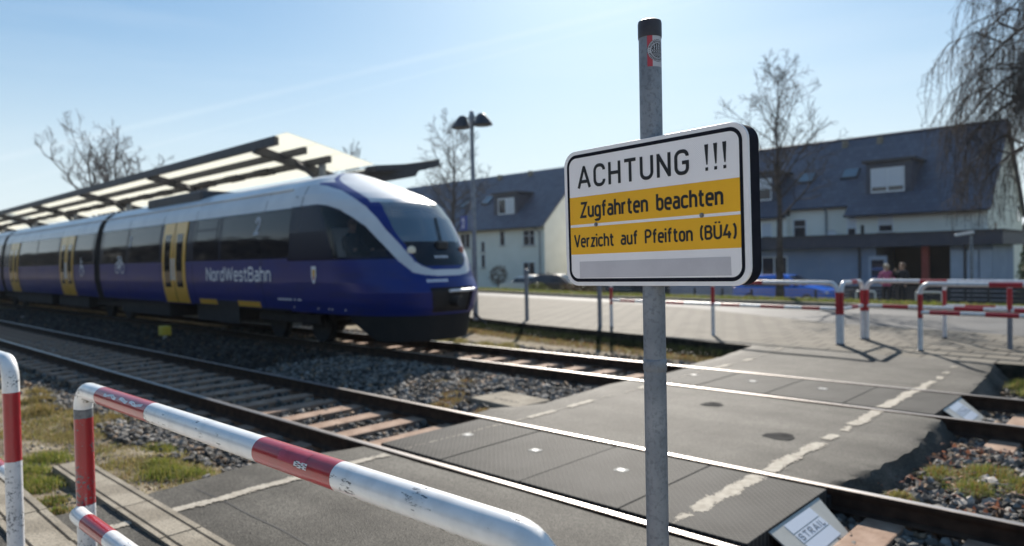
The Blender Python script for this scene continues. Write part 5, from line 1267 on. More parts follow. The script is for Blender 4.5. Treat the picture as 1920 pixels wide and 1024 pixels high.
def standing(label, loc, rot, h, top, legs, hair, hairlong, arms, group=None):
    k = h / 1.70
    # 0 pelvis .. body in one surface; colours by height afterwards
    J = [(0, 0, .95, .155, .115), (0, 0, 1.12, .145, .105), (0, .01, 1.32, .175, .115), (0, .01, 1.44, .12, .085), (0, 0, 1.51, .055), (0, -.015, 1.60, .085, .095), (0, -.01, 1.67, .075, .085)]
    E = [(0, 1), (1, 2), (2, 3), (3, 4), (4, 5), (5, 6)]
    for s in (-1, 1):
        n = len(J); J += [(s * .10, 0, .86, .088), (s * .105, .0, .50, .062), (s * .11, .02, .10, .045), (s * .115, -.06, .045, .042), (s * .12, -.15, .035, .032)]
        E += [(0, n), (n, n + 1), (n + 1, n + 2), (n + 2, n + 3), (n + 3, n + 4)]
        el, wr, ha = arms[0 if s < 0 else 1]; n = len(J)
        J += [(s * .19, .01, 1.41, .060), (*el, .045), (*wr, .034), (*ha, .036, .022)]; E += [(3, n), (n, n + 1), (n + 1, n + 2), (n + 2, n + 3)]
    J = [(x * k, y * k, z * k, *[q * k for q in r]) for x, y, z, *r in J]
    t = thing("person", label, "person", loc, group, rot)
    b = skinned("body", J, E, [M['skin'], top, legs, M['tyre']], t)
    me = b.data
    for p in me.polygons:
        c = p.center; z = c.z / k; hand = any((c - Vector(a[2]) * k).length < .075 * k for a in arms)
        p.material_index = 0 if z > 1.50 or hand else (1 if z > .93 else (2 if z > .085 else 3))
    bm = bmesh.new(); bmesh.ops.create_uvsphere(bm, u_segments=18, v_segments=12, radius=.112 * k)
    for v in bm.verts:
        v.co = Vector((v.co.x, v.co.y * 1.08, v.co.z * 1.05)) * (1 + rnd.uniform(-.03, .05))
        if v.co.y < -.03 and v.co.z < .035: v.co.y = -.03; v.co.z = .035 + (v.co.z - .035) * .2
        if v.co.z < -.02 and not hairlong: v.co.z = -.02 + (v.co.z + .02) * .4
    m2 = bpy.data.meshes.new("hair"); bm.to_mesh(m2); bm.free(); m2.materials.append(hair); m2.polygons.foreach_set('use_smooth', [True] * len(m2.polygons))
    ho = bpy.data.objects.new("hair", m2); COL.objects.link(ho); ho.parent = t; ho.location = (0, .015 * k, 1.655 * k)
    f = MB(); f.obox((0, -.112 * k, 1.605 * k), (1, 0, 0), (0, 1, 0), (0, 0, 1), .014 * k, .018 * k, .022 * k); f.build("nose", M['skin'], t, world=False, bevel=.008)
    e = MB()
    for s in (-1, 1): e.lathe([(.013 * k, 0), (.001, -.006 * k)], (s * .034 * k, -.098 * k, 1.635 * k), 8, axis='y')
    e.obox((0, -.100 * k, 1.563 * k), (1, 0, 0), (0, 1, 0), (0, 0, 1), .026 * k, .006 * k, .006 * k); e.build("face_features", M['navy'], t, world=False)
    return t
zg = float(ground_z(-8.0, 29.0))
standing("person with fair hair in a pink jumper standing beyond the far barriers", (-8.0, 29.0, zg), math.radians(15), 1.66, M['pink'], M['navy'], M['hair_light'], True,
         [((-.27, -.02, 1.16), (-.20, -.20, 1.02), (-.12, -.26, 1.03)), ((.27, -.02, 1.16), (.20, -.20, 1.02), (.12, -.26, 1.03))])
standing("person in dark clothes holding something up to the face beside the one in pink", (-7.48, 29.05, zg), math.radians(-25), 1.70, M['navy'], M['navy'], M['hair_dark'], False,
         [((-.30, -.10, 1.22), (-.14, -.26, 1.46), (-.06, -.24, 1.53)), ((.27, .0, 1.16), (.25, -.12, .95), (.24, -.16, .88))])
# train driver, seated in the cab
t = thing("person", "train driver in dark clothes sitting behind the cab side window", "person", (-12.75, TYC - .62, 1.26))
J = [(0, 0, .48, .16, .12), (-.05, 0, .72, .16, .11), (-.06, 0, .95, .17, .11), (-.05, 0, 1.05, .11, .08), (-.03, 0, 1.13, .055), (.0, 0, 1.23, .088, .08), (0, 0, 1.31, .078, .078)]
E = [(0, 1), (1, 2), (2, 3), (3, 4), (4, 5), (5, 6)]
for s in (-1, 1):
    n = len(J); J += [(.12, s * .10, .46, .085), (.46, s * .12, .46, .065), (.48, s * .12, .08, .048), (.60, s * .12, .05, .042)]; E += [(0, n), (n, n + 1), (n + 1, n + 2), (n + 2, n + 3)]
    n = len(J); J += [(-.04, s * .20, 1.00, .06), (.10, s * .27, .76, .047), (.36, s * .22, .74, .036), (.45, s * .21, .75, .034)]; E += [(3, n), (n, n + 1), (n + 1, n + 2), (n + 2, n + 3)]
b = skinned("body", J, E, [M['skin'], M['navy']], t)
for p in b.data.polygons: p.material_index = 0 if p.center.z > 1.12 or p.center.x > .38 and p.center.z > .66 else 1
mb = MB(); mb.lathe([(.001, .115), (.06, .10), (.098, .055), (.104, 0), (.09, -.03)], (-.012, 0, 1.30), 16); mb.build("hair", M['hair_dark'], t, world=False)
t = thing("driver_seat", "pale driver's seat inside the train cab", "seat", (-12.85, TYC - .62, 1.26))
MB().box(-13.05, -12.45, TYC - .90, TYC - .36, 1.60, 1.74).build("cushion", M['blind'], t, bevel=.04)
mb = MB(); mb.obox((-13.10, TYC - .62, 2.08), (0, 1, 0), (1, 0, .12), (-.12, 0, 1), .26, .05, .42); mb.build("backrest", M['blind'], t, bevel=.04)
MB().tube([(-12.8, TYC - .62, 1.26), (-12.8, TYC - .62, 1.60)], .07, 10).build("pedestal", M['under'], t)

# ------------------------------------------------------------------ platform, canopy, lamp, platform number
o = MB().box(-95, -20.0, 10.75, 16.5, -.35, .38).build("platform", M['pavement'], None); tag(o, kind='structure')
CX = [-21.8 - 9.3 * k for k in range(9)]; CE = -20.42; CW = -97.0
CYZ = [(11.0, 5.60), (11.99, 5.39), (12.89, 5.19), (14.25, 4.86)]; CFAR = (17.6, 5.48)
cn = thing("platform_canopy", "long platform roof of translucent sheets on dark steel beams behind the train", "canopy", (-22.6, 14.2, .38))
for i, (y, z) in enumerate(CYZ[:3]):
    MB().beam((CE, y, z), (CW, y, z), .13 if i else .15, .22 if i else .28).build("edge_beam" if i == 0 else "purlin", M['steel_dark'], cn)
MB().beam((CE - .35, 14.25, 4.80), (CW, 14.25, 4.80), .34, .20).build("gutter", M['steel_dark'], cn)
MB().beam((CE, CFAR[0], CFAR[1]), (CW, CFAR[0], CFAR[1]), .13, .26).build("edge_beam", M['steel_dark'], cn)
for f in (.36, .68): MB().beam((CE, 14.25 + 3.35 * f, 4.86 + .62 * f), (CW, 14.25 + 3.35 * f, 4.86 + .62 * f), .10, .20).build("purlin", M['steel_dark'], cn)
for k, x in enumerate(CX):
    MB().beam((x, 10.95, 5.50), (x, 14.2, 4.70), .18, .28, up=(0, 0, 1)).build("cross_beam", M['steel_dark'], cn)
    MB().beam((x, 14.3, 4.70), (x, 17.65, 5.36), .16, .30).build("cross_beam", M['steel_dark'], cn)
    MB().tube([(x + .72, 13.0, .38), (x + .72, 13.0, 5.12)], .13, 16).build("column", M['galv'], cn)
    MB().beam((x + .72, 13.0, 4.45), (x + .05, 12.4, 5.2), .12, .14).build("strut", M['steel_dark'], cn)
    MB().beam((x + .72, 13.0, 4.45), (x + .72, 14.1, 4.80), .12, .14).build("strut", M['steel_dark'], cn)
for (y0, z0), (y1, z1) in zip([(10.95, 5.62), (12.0, 5.40), (12.9, 5.20)], [(11.98, 5.41), (12.88, 5.21), (14.12, 4.93)]):
    mb = MB()
    for k in range(9):
        xa = (CE + .75 if k == 0 else CX[k - 1]) - .02; xb = CX[k] + .02
        mb.obox(((xa + xb) / 2, (y0 + y1) / 2, (z0 + z1) / 2 + .12), (1, 0, 0), (0, y1 - y0, z1 - z0), (0, -(z1 - z0), y1 - y0), (xa - xb) / 2, math.hypot(y1 - y0, z1 - z0) / 2, .008)
    mb.build("roof_sheet", M['canopy_panel'], cn)
mb = MB(); mb.obox(((CE + CW) / 2, 15.95, 5.28), (1, 0, 0), (0, 3.35, .62), (0, -.62, 3.35), (CE - CW) / 2, 1.68, .008); mb.build("roof_sheet", M['canopy_panel'], cn)
mb = MB(); A = [(14.3, 4.42), (16.5, 4.88), (16.55, 5.06), (17.62, 5.34), (17.62, 5.58), (14.3, 4.98)]
mb.xprism(A, CE - .07, CE + .03); mb.build("end_fascia", M['steel_dark'], cn)
mb = MB(); mb.obox((CE + .25, 14.95, 5.02), (0, 1, .12), (1, 0, 0), (0, -.12, 1), .62, .30, .10); mb.build("end_gutter_box", M['steel_dark'], cn)
for k in range(9):
    for q in (2.2, 4.6, 7.0):
        x = CX[k] - q; mb = MB(); mb.obox((x, 12.42, 5.06), (1, 0, 0), (0, .9, -.2), (0, .2, .9), .55, .17, .07); mb.build("light_fitting", M['steel_dark'], cn)

lamp = thing("platform_lamp", "tall grey platform lamp with two hooded heads beside the train nose", "street lamp", (-14.42, 13.7, .05))
MB().tube([(-14.42, 13.7, z) for z in (.05, 2.0, 5.6)], [.075, .07, .055], 16).build("mast", M['galv'], lamp)
MB().lathe([(.001, 5.95), (.05, 5.93), (.085, 5.80), (.085, 5.62), (.06, 5.55)], (-14.42, 13.7, 0), 14).build("mast_head", M['galv'], lamp)
for s in (-1, 1):
    c = Vector((-14.42 + s * .33, 13.7 + s * .08, 5.57)); mb = MB()
    P = [[c + Vector((math.cos(a) * r * 1.15 + s * sh_, math.sin(a) * r, h)) for a in [2 * PI * j / 20 for j in range(20)]] for r, h, sh_ in ((.001, .27, -.03), (.08, .255, -.03), (.13, .19, -.02), (.23, .0, .03), (.26, -.07, .03), (.23, -.08, .03), (.001, -.05, .03))]
    hd = mb.grid(P, closed_u=True).build("lamp_head", M['steel_dark'], lamp)
    MB().tube([(-14.42, 13.7, 5.72), tuple(c + Vector((0, 0, .22)))], .025, 8).build("bracket", M['galv'], lamp)
ns = thing("platform_number_sign", "blue platform sign with a white 2 on the lamp mast", "sign", (-14.78, 13.62, 3.0))
nf = Vector((-14.75, 13.62, 2.80)); nu = Vector((.93, -.36, 0)).normalized()
mb = MB(); mb.obox(nf, nu, (0, 0, 1), nu.cross(Vector((0, 0, 1))), .225, .21, .015); mb.build("panel", M['sign_blue'], ns)
nn = Vector((.36, .93, 0)).normalized() * -1
mb = MB(); lettering(mb, "2", -.085, .085, -.135, .27, .045, lambda x, y, k: nf + nu * x + Vector((0, 0, y)) + nn * (.019 + k)); mb.build("numeral", M['white_frame'], ns)
# plain grey posts at the pavement edge
for (x, y, h, lb) in ((-13.1, 14.4, 1.45, "grey steel post at the pavement edge right of the train nose"), (-10.28, 13.95, 1.30, "grey steel post beside the left end of the longest far barrier")):
    t = thing("bollard", lb, "post", (x, y, -.1)); MB().tube([(x, y, -.1), (x, y, h - .06)], .055, 14).build("tube", M['galv'], t)
    MB().lathe([(.062, h - .06), (.062, h - .01), (.04, h + .012), (.001, h + .015)], (x, y, 0), 14).build("cap", M['galv'], t)

# ------------------------------------------------------------------ houses beyond the road
def slope_uv(o):
    me = o.data; uv = me.uv_layers.new(name="uv")
    for p in me.polygons:
        for li in p.loop_indices:
            c = me.vertices[me.loops[li].vertex_index].co; uv.data[li].uv = (c.x, math.hypot(c.y, c.z) if abs(p.normal.z) > .2 else c.z + c.y)
def roof_slab(name, par, x0, x1, y0, z0, y1, z1, th=.16):
    """one pitch as a thick slab, tiles on top"""
    d = Vector((0, y1 - y0, z1 - z0)).normalized(); n = Vector((0, -d.z, d.y));
    if n.z < 0: n = -n
    A = [Vector((x0, y0, z0)), Vector((x1, y0, z0)), Vector((x1, y1, z1)), Vector((x0, y1, z1))]
    mb = MB(); mb.face(A, 0); mb.face([p - n * th for p in reversed(A)], 1)
    for i in range(4): j = (i + 1) % 4; mb.face([A[i] - n * th, A[j] - n * th, A[j], A[i]], 1)
    o = mb.build(name, [M['tiles'], M['fascia']], par); 
    inv = o.data; slope_uv(o); return o
def window_unit(par, x0, x1, z0, z1, y, mull=(.5,), blind=0.0, bars=False, blindmat='blind'):
    """frame standing 3 cm proud of the wall, dark pane behind, optional roller blind from the top"""
    f = MB(); w = .06
    f.box(x0, x1, y - .03, y + .05, z1 - w, z1); f.box(x0, x1, y - .03, y + .05, z0, z0 + w); f.box(x0, x0 + w, y - .03, y + .05, z0 + w, z1 - w); f.box(x1 - w, x1, y - .03, y + .05, z0 + w, z1 - w)
    for m in mull: xm = x0 + (x1 - x0) * m; f.box(xm - w * .6, xm + w * .6, y - .028, y + .05, z0 + w, z1 - w)
    if bars: f.box(x0 + w, x1 - w, y - .026, y + .05, z0 + (z1 - z0) * .60, z0 + (z1 - z0) * .60 + .05)
    fo = f.build("window", M['white_frame'], par)
    MB().box(x0 + w * .5, x1 - w * .5, y - .008, y + .03, z0 + w * .5, z1 - w * .5).build("pane", M['pane'], fo)
    if blind: MB().box(x0 + w, x1 - w, y - .022, y - .010, z1 - (z1 - z0) * blind, z1 - w).build("roller_blind", M[blindmat], fo)
    MB().box(x0 - .06, x1 + .06, y - .10, y + .02, z0 - .06, z0 - .005).build("sill", M['concrete'], fo)
    return fo
def skylight(par, c, w, l, sl):
    d = Vector((0, 1, sl)).normalized(); n = Vector((0, -d.z, d.y)); c = Vector(c) + n * .05
    f = MB(); f.obox(c, (1, 0, 0), d, n, w / 2, l / 2, .06); fo = f.build("skylight", M['steel_dark'], par)
    MB().obox(c + n * .062, (1, 0, 0), d, n, w / 2 - .09, l / 2 - .09, .006).build("pane", M['skypane'], fo)
M['skypane'] = mk('skylight_pane', (0.10, 0.16, 0.20), rough=0.03, spec=1.0)
HY, HRY, HRZ = 46.0, 52.0, 9.62

hr = thing("terraced_house", "cream two-storey house with a slate roof and a flat-roofed porch, at the right", "house", (-14, HY, -1.0))
SLR = (HRZ - 4.3) / 6.0
zr = lambda y: 4.3 + SLR * (y - HY)
X0, XA, XB, X1 = -34.0, -18.75, -15.0, -7.62
mb = MB()                                                             # walls: front in three steps, gables, back
mb.prism([(X0, HY + .25), (XA, HY + .25), (XA, HRY + 6), (X0, HRY + 6)], -1.2, 4.25); mb.prism([(XA + .003, HY + .75), (XB - .003, HY + .75), (XB - .003, HRY + 6), (XA + .003, HRY + 6)], -1.2, 4.68)
mb.prism([(XB, HY + .25), (X1, HY + .25), (X1, HRY + 6), (XB, HRY + 6)], -1.2, 4.18)
for x in (X0, X1):                                                    # gable triangles
    xa, xb = (x, x + .3) if x == X0 else (x - .3, x)
    A = [(HY + .25, 4.182), (HRY + 6, 4.182), (HRY, HRZ - .22)]
    n = len(mb.v); mb.v += [(xa, *p) for p in A] + [(xb, *p) for p in A]
    for q in ((0, 1, 2), (5, 4, 3), (0, 3, 4, 1), (1, 4, 5, 2), (2, 5, 3, 0)): mb.f.append(tuple(n + i for i in q)); mb.m.append(0); mb.sm.append(False)
mb.build("wall", M['cream_wall'], hr)
roof_slab("roof", hr, X0 - .1, XA, HY - .05, zr(HY - .05), HRY, HRZ); roof_slab("roof", hr, XA, XB, HY + .50, zr(HY + .50), HRY, HRZ + .004); roof_slab("roof", hr, XB, X1 + .22, HY - .25, zr(HY - .25), HRY, HRZ)
roof_slab("roof", hr, X0 - .1, X1 + .22, HRY + 6.3, zr(HY - .3), HRY, HRZ)
mb = MB()
for xa, xb, yy in ((X0, XA, HY - .14), (XA, XB, HY + .41), (XB, X1 + .2, HY - .34)): mb.tube([(xa, yy, zr(yy + .1) - .08), (xb, yy, zr(yy + .1) - .08)], .075, 10)
mb.build("gutter", M['fascia'], hr)
MB().tube([(X0, HRY, HRZ + .02), (X1 + .2, HRY, HRZ + .02)], .11, 8).build("ridge_tiles", M['fascia'], hr)
def dormer(par, x0, x1, z0, z1, y, sl_wz, win, blind):
    yb = HY + (z1 - 4.3) / SLR + .3
    mb = MB(); mb.prism([(x0, y), (x1, y), (x1, yb), (x0, yb)], z0, z1 - .16); d = mb.build("dormer", M['fascia'], par)
    MB().box(x0 - .22, x1 + .22, y - .22, yb + .4, z1 - .157, z1).build("dormer_roof", M['steel_dark'], d)
    f = MB(); f.box(win[0], win[1], y - .05, y + .02, win[2], win[3]); f.build("window_frame", M['white_frame'], d)
    xm = (win[0] + win[1]) / 2; p = MB()
    for a, b in ((win[0] + .07, xm - .05), (xm + .05, win[1] - .07)): p.box(a, b, y - .062, y - .045, win[2] + .10, win[3] - .08)
    p.build("pane", M['pane'], d)
    if blind:
        p = MB()
        for a, b in ((win[0] + .075, xm - .055), (xm + .055, win[1] - .075)): p.box(a, b, y - .072, y - .063, win[2] + .10 + (win[3] - win[2]) * (1 - blind), win[3] - .085)
        p.build("roller_blind", M['blind'], d)
dormer(hr, -14.12, -11.55, 4.95, 7.45, HY + 1.2, SLR, (-13.85, -11.97, 5.42, 6.92), .84)
dormer(hr, -22.6, -19.75, 4.95, 7.45, HY + 1.2, SLR, (-22.2, -20.15, 5.45, 6.95), .55)
for x, y in ((-18.4, 48.9), (-15.6, 48.95)): skylight(hr, (x, y, zr(y)), 1.05, 1.05, SLR)
window_unit(hr, -20.45, -19.75, 2.72, 3.85, HY + .25, mull=(), blind=.8)
window_unit(hr, -18.52, -17.66, 2.72, 4.02, HY + .75, mull=(), blind=.0, bars=True)
window_unit(hr, -14.98, -14.42, 2.72, 4.12, HY + .25, mull=(), blind=.62)
window_unit(hr, -13.2, -12.35, 2.95, 4.05, HY + .25, mull=(), blind=.62)
MB().tube([(-16.36, HY + .41, 4.6), (-16.36, HY + .62, 4.3), (-16.36, HY + .64, 2.6)], .06, 10).build("downpipe", M['galv'], hr)
mb = MB(); mb.lathe([(.001, -.02), (.16, -.03), (.25, -.07), (.28, -.13)], (-15.95, HY + .5, 2.98), 16, axis='y'); mb.build("satellite_dish", M['white_frame'], hr)
for x in (-16.7, -14.5): MB().box(x - .16, x + .16, HRY - .75, HRY - .45, zr(HRY - .6) - .1, zr(HRY - .6) + .38).build("roof_vent", M['concrete'], hr)
for (y, z, w, h_) in ((48.4, 2.9, .5, .9), (51.2, 2.5, .5, 1.0), (56.4, 4.1, .9, 1.0)):
    MB().box(X1 - .02, X1 + .03, y - w / 2, y + w / 2, z - h_ / 2, z + h_ / 2).build("gable_window", M['pane'], hr)
# flat-roofed porch and extension in front of it
ax0, ax1 = -27.0, -5.95; PY = 40.0
mb = MB(); mb.box(ax0, -11.6, PY + .25, HY + .2, -1.3, 2.02); mb.box(-11.6, -8.2, PY + 3.6, HY + .2, -1.3, 2.02); mb.box(-8.2, -6.45, PY + .25, HY + .2, -1.3, 2.02)
mb.build("porch_wall", M['bluewall'], hr)
MB().box(ax0, ax1, PY - .35, HY + .2, 2.026, 2.66).build("porch_roof", M['fascia'], hr)
MB().box(ax0 - .05, ax1 + .10, PY - .42, HY - .6, 2.664, 2.74).build("roof_edging", M['steel_dark'], hr)
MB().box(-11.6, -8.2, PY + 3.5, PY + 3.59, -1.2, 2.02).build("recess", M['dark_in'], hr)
MB().box(-9.48, -9.18, PY + .3, PY + .62, -1.2, 2.02).build("pillar", M['redpillar'], hr)
d = MB().box(-11.95, -11.05, PY + .16, PY + .24, -.9, 1.55).build("door", M['paleblue'], hr); MB().box(-11.80, -11.20, PY + .13, PY + .155, .1, 1.35).build("pane", M['pane'], d)
for xa, xb in ((-8.18, -7.60), (-7.52, -7.02), (-6.96, -6.47)): MB().box(xa, xb, PY + .17, PY + .245, -1.1, 1.78).build("wall_panel", M['paleblue'], hr)
window_unit(hr, -17.85, -16.30, .25, 1.62, PY + .25, mull=(.5,))
for x in (-12.4, -7.56): MB().tube([(x, PY + .1, 2.0), (x, PY + .17, 1.7), (x, PY + .17, -1.0)], .06, 8).build("downpipe", M['steel_dark'], hr)
MB().tube([(-13.4, HY - 2, 2.7), (-13.4, HY - 2, 3.35)], .10, 10).build("flue", M['black'], hr)

hl = thing("apartment_house", "cream house with slate roof and one dormer, behind the platform lamp", "house", (-50, HY, -1.0))
LX0, LX1, LZ, LE = -66.0, -39.85, 10.42, 4.85
SLL = (LZ - LE) / 6.0; zl_ = lambda y: LE + SLL * (y - HY)
mb = MB(); mb.prism([(LX0, HY + .25), (LX1, HY + .25), (LX1, HRY + 6), (LX0, HRY + 6)], -1.2, LE - .02)
for x in (LX0, LX1):
    xa, xb = (x, x + .3) if x == LX0 else (x - .3, x); A = [(HY + .25, LE - .018), (HRY + 6, LE - .018), (HRY, LZ - .22)]
    n = len(mb.v); mb.v += [(xa, *p) for p in A] + [(xb, *p) for p in A]
    for q in ((0, 1, 2), (5, 4, 3), (0, 3, 4, 1), (1, 4, 5, 2), (2, 5, 3, 0)): mb.f.append(tuple(n + i for i in q)); mb.m.append(0); mb.sm.append(False)
mb.build("wall", M['cream_wall'], hl)
roof_slab("roof", hl, LX0 - .1, LX1 + .15, HY - .25, zl_(HY - .25), HRY, LZ); roof_slab("roof", hl, LX0 - .1, LX1 + .15, HRY + 6.25, zl_(HY - .25), HRY, LZ)
MB().tube([(LX0, HY - .34, zl_(HY - .25) - .08), (LX1 + .1, HY - .34, zl_(HY - .25) - .08)], .075, 10).build("gutter", M['fascia'], hl)
yb = HY + 4.0; mb = MB(); mb.prism([(-46.9, HY + 1.2), (-43.9, HY + 1.2), (-43.9, yb), (-46.9, yb)], 5.6, 7.85); d = mb.build("dormer", M['fascia'], hl)
MB().box(-47.1, -43.7, HY + 1.0, yb + .6, 7.853, 8.02).build("dormer_roof", M['steel_dark'], d); MB().box(-46.3, -44.25, HY + 1.15, HY + 1.22, 5.95, 7.45).build("window_frame", M['white_frame'], d)
MB().box(-46.18, -45.35, HY + 1.135, HY + 1.152, 6.07, 7.33).build("pane", M['pane'], d); MB().box(-45.20, -44.37, HY + 1.135, HY + 1.152, 6.07, 7.33).build("pane", M['blind'], d)
for x, y in ((-52.5, 48.8), (-49.4, 48.95)): skylight(hl, (x, y, zl_(y)), 1.05, 1.25, SLL)
window_unit(hl, -42.35, -40.95, 2.95, 4.35, HY + .25, mull=(.55,), bars=True); window_unit(hl, -45.25, -44.6, 3.05, 4.4, HY + .25, mull=())
window_unit(hl, -47.75, -47.2, 2.5, 3.5, HY + .25, mull=()); window_unit(hl, -47.75, -47.2, 1.0, 2.3, HY + .25, mull=()); window_unit(hl, -42.4, -41.0, .4, 1.5, HY + .25, mull=(.5,))
window_unit(hl, -50.6, -49.2, 2.95, 4.35, HY + .25, mull=(.5,)); window_unit(hl, -50.6, -49.2, .4, 1.5, HY + .25, mull=(.5,))
MB().tube([(-40.6, HY - .3, 4.5), (-40.35, HY + .16, 4.1), (-40.35, HY + .16, -1.0)], .06, 8).build("downpipe", M['galv'], hl)
for x in (-46.0, -50.2): MB().box(x - .18, x + .18, HRY - .7, HRY - .35, zl_(HRY - .5) - .1, zl_(HRY - .5) + .42).build("roof_vent", M['concrete'], hl)

# ------------------------------------------------------------------ parked cars
def car(label, loc, paint, L=4.25, rot=0.0, estate=False):
    t = thing("parked_car", label, "car", loc, None, rot)
    sx = L / 4.25; W_ = .87
    top = [(-2.10, .55), (-2.08, .86), (-1.92, .95), (-1.45, 1.36), (-1.15, 1.44), (-.2, 1.47), (.35, 1.43), (1.10, .98), (1.85, .84), (2.08, .72), (2.12, .45)]
    if estate: top[2:5] = [(-2.02, 1.0), (-1.90, 1.40), (-1.5, 1.47)]
    P = []
    for x, z in top:
        b = .22; roofk = max(0, (z - .92) / .55)
        row = []
        for s, zz in ((-1, b), (-1, .50), (-1, .80), (-1, .92), (-1, None)):
            wz = W_ * (1 - .05 * (abs(x) / 2.1) ** 4); 
            if zz is None: row.append((x * sx, -wz * (1 - .20 * roofk), max(z, .93) if roofk else z))
            else: row.append((x * sx, -wz * (.95 if zz == b else 1), min(zz, z)))
        row.append((x * sx, 0, z + .02)); row += [(p[0], -p[1], p[2]) for p in reversed(row[:-1])]
        P.append(row)
    mb = MB(); mb.grid(P, smooth=True)
    for R in (P[0], P[-1]): mb.face(R)
    body = mb.build("body", paint, t, world=False)
    g = MB()
    for s in (-1, 1):                                                 # side glass
        g.face([(1.02 * sx, s * .872, .96), (.36 * sx, s * .72, 1.38), (-1.12 * sx, s * .715, 1.39), (-1.62 * sx, s * .86, 1.0), (-1.5 * sx, s * .875, .95)])
    g.face([(1.12 * sx, -.72, 1.0), (1.12 * sx, .72, 1.0), (.42 * sx, .62, 1.43), (.42 * sx, -.62, 1.43)])
    g.face([(-1.93 * sx, -.68, .99), (-1.93 * sx, .68, .99), (-1.5 * sx, .6, 1.35), (-1.5 * sx, -.6, 1.35)])
    g.build("windows", M['pane'], t, world=False)
    for x in (-1.28, 1.32):
        for s in (-1, 1):
            w = MB(); w.lathe([(.001, -.10), (.20, -.10), (.30, -.09), (.315, -.04), (.315, .05), (.29, .10), (.001, .10)], (x * sx, s * .78, .315), 22, axis='y'); wo_ = w.build("wheel", M['tyre'], t, world=False)
            r = MB(); r.lathe([(.001, s * .105), (.19, s * .103), (.20, s * .09)], (x * sx, s * .78, .315), 18, axis='y'); r.build("rim", M['silver'], wo_, world=False)
    for s in (-1, 1):
        h = MB(); h.obox((2.03 * sx, s * .60, .66), (1, 0, 0), (0, 1, 0), (0, 0, 1), .06, .18, .07); h.build("headlight", M['lamp_on'], t, world=False, bevel=.02)
        h = MB(); h.obox((-2.06 * sx, s * .66, .80), (1, 0, 0), (0, 1, 0), (0, 0, 1), .05, .12, .10); h.build("tail_light", M['red_far'], t, world=False, bevel=.02)
        h = MB(); h.obox((.72 * sx, s * .94, 1.0), (1, 0, 0), (0, 1, 0), (0, 0, 1), .08, .09, .06); h.build("wing_mirror", paint, t, world=False, bevel=.02)
    return t
gz = lambda x, y: float(ground_z(x, y))
car("bright blue parked car behind the far barriers, half hidden by the warning sign", (-13.2, 32.2, gz(-13.2, 32.2)), M['carblue'], 4.3, 0.0)
car("white parked car in front of the cream house behind the lamp", (-32.7, 36.2, gz(-32.7, 36.2)), M['carwhite'], 4.3, PI)
car("dark parked car glinting in the sun left of the warning sign", (-28.9, 35.0, gz(-28.9, 35)), M['cardark'], 4.4, 0.1)

# ------------------------------------------------------------------ fences, hoops, small street furniture beyond the road
def slat_fence(label, x0, x1, y, ztop, n=6, step=1.9, cat="fence"):
    zb_ = gz((x0 + x1) / 2, y); t = thing("slat_fence", label, cat, (x0, y, zb_))
    hgt = ztop - zb_; mb = MB()
    for k in range(n): mb.box(x0, x1, y - .015, y + .015, zb_ + .06 + (hgt - .1) * k / n, zb_ + .06 + (hgt - .1) * (k + .86) / n)
    mb.build("slat_panel", M['fence'], t)
    x = x0
    while x <= x1 + .01: MB().box(x - .045, x + .045, y - .062, y - .016, zb_ - .1, ztop + .04).build("post", M['steel_dark'], t); x += step
    return t
slat_fence("dark slat fence in front of the pale panels at the right", -6.6, 2.5, 28.6, .55)
slat_fence("low dark fence behind the two people", -10.4, -6.9, 31.0, .42)
slat_fence("dark slatted screen behind the dark car, left of the warning sign", -36.2, -24.0, 40.2, .72, n=7)
t = thing("post_and_wire_fence", "thin dark posts with wires between the blue car and the road", "fence", (-16, 28.4, gz(-16, 28.4)))
for k in range(7):
    x = -17.0 + 1.32 * k; MB().box(x - .035, x + .035, 28.36, 28.43, gz(x, 28.4) - .1, .33).build("post", M['steel_dark'], t)
for z in (.02, .16, .29): MB().tube([(-17.0, 28.4, z), (-9.0, 28.4, z)], .012, 6).build("wire", M['steel_dark'], t)
for k, (x, w, lb) in enumerate(((-8.46, .64, "white hoop stand to the left of the two people"), (-6.53, .78, "white hoop stand to the right of the two people"))):
    zb_ = gz(x, 27.0); t = thing("hoop_stand", lb, "hoop", (x, 27.0, zb_), "white hoop stands on the verge")
    MB().tube(arc_path((x, 27.0, 0), (x + w, 27.0, 0), .36, .07, zb_ - .05), .028, 10).build("hoop", M['white_far'], t)
t = thing("street_lamp", "slim pale post with a small lamp at the corner of the flat-roofed porch", "street lamp", (-6.9, 38.0, gz(-6.9, 38)))
MB().tube([(-6.9, 38, -1.2), (-6.9, 38, 2.45)], .06, 10).build("mast", M['galv'], t)
mb = MB(); mb.obox((-7.15, 37.9, 2.52), (1, 0, .15), (0, 1, 0), (-.15, 0, 1), .38, .13, .06); mb.build("lamp_head", M['white_frame'], t, bevel=.03)

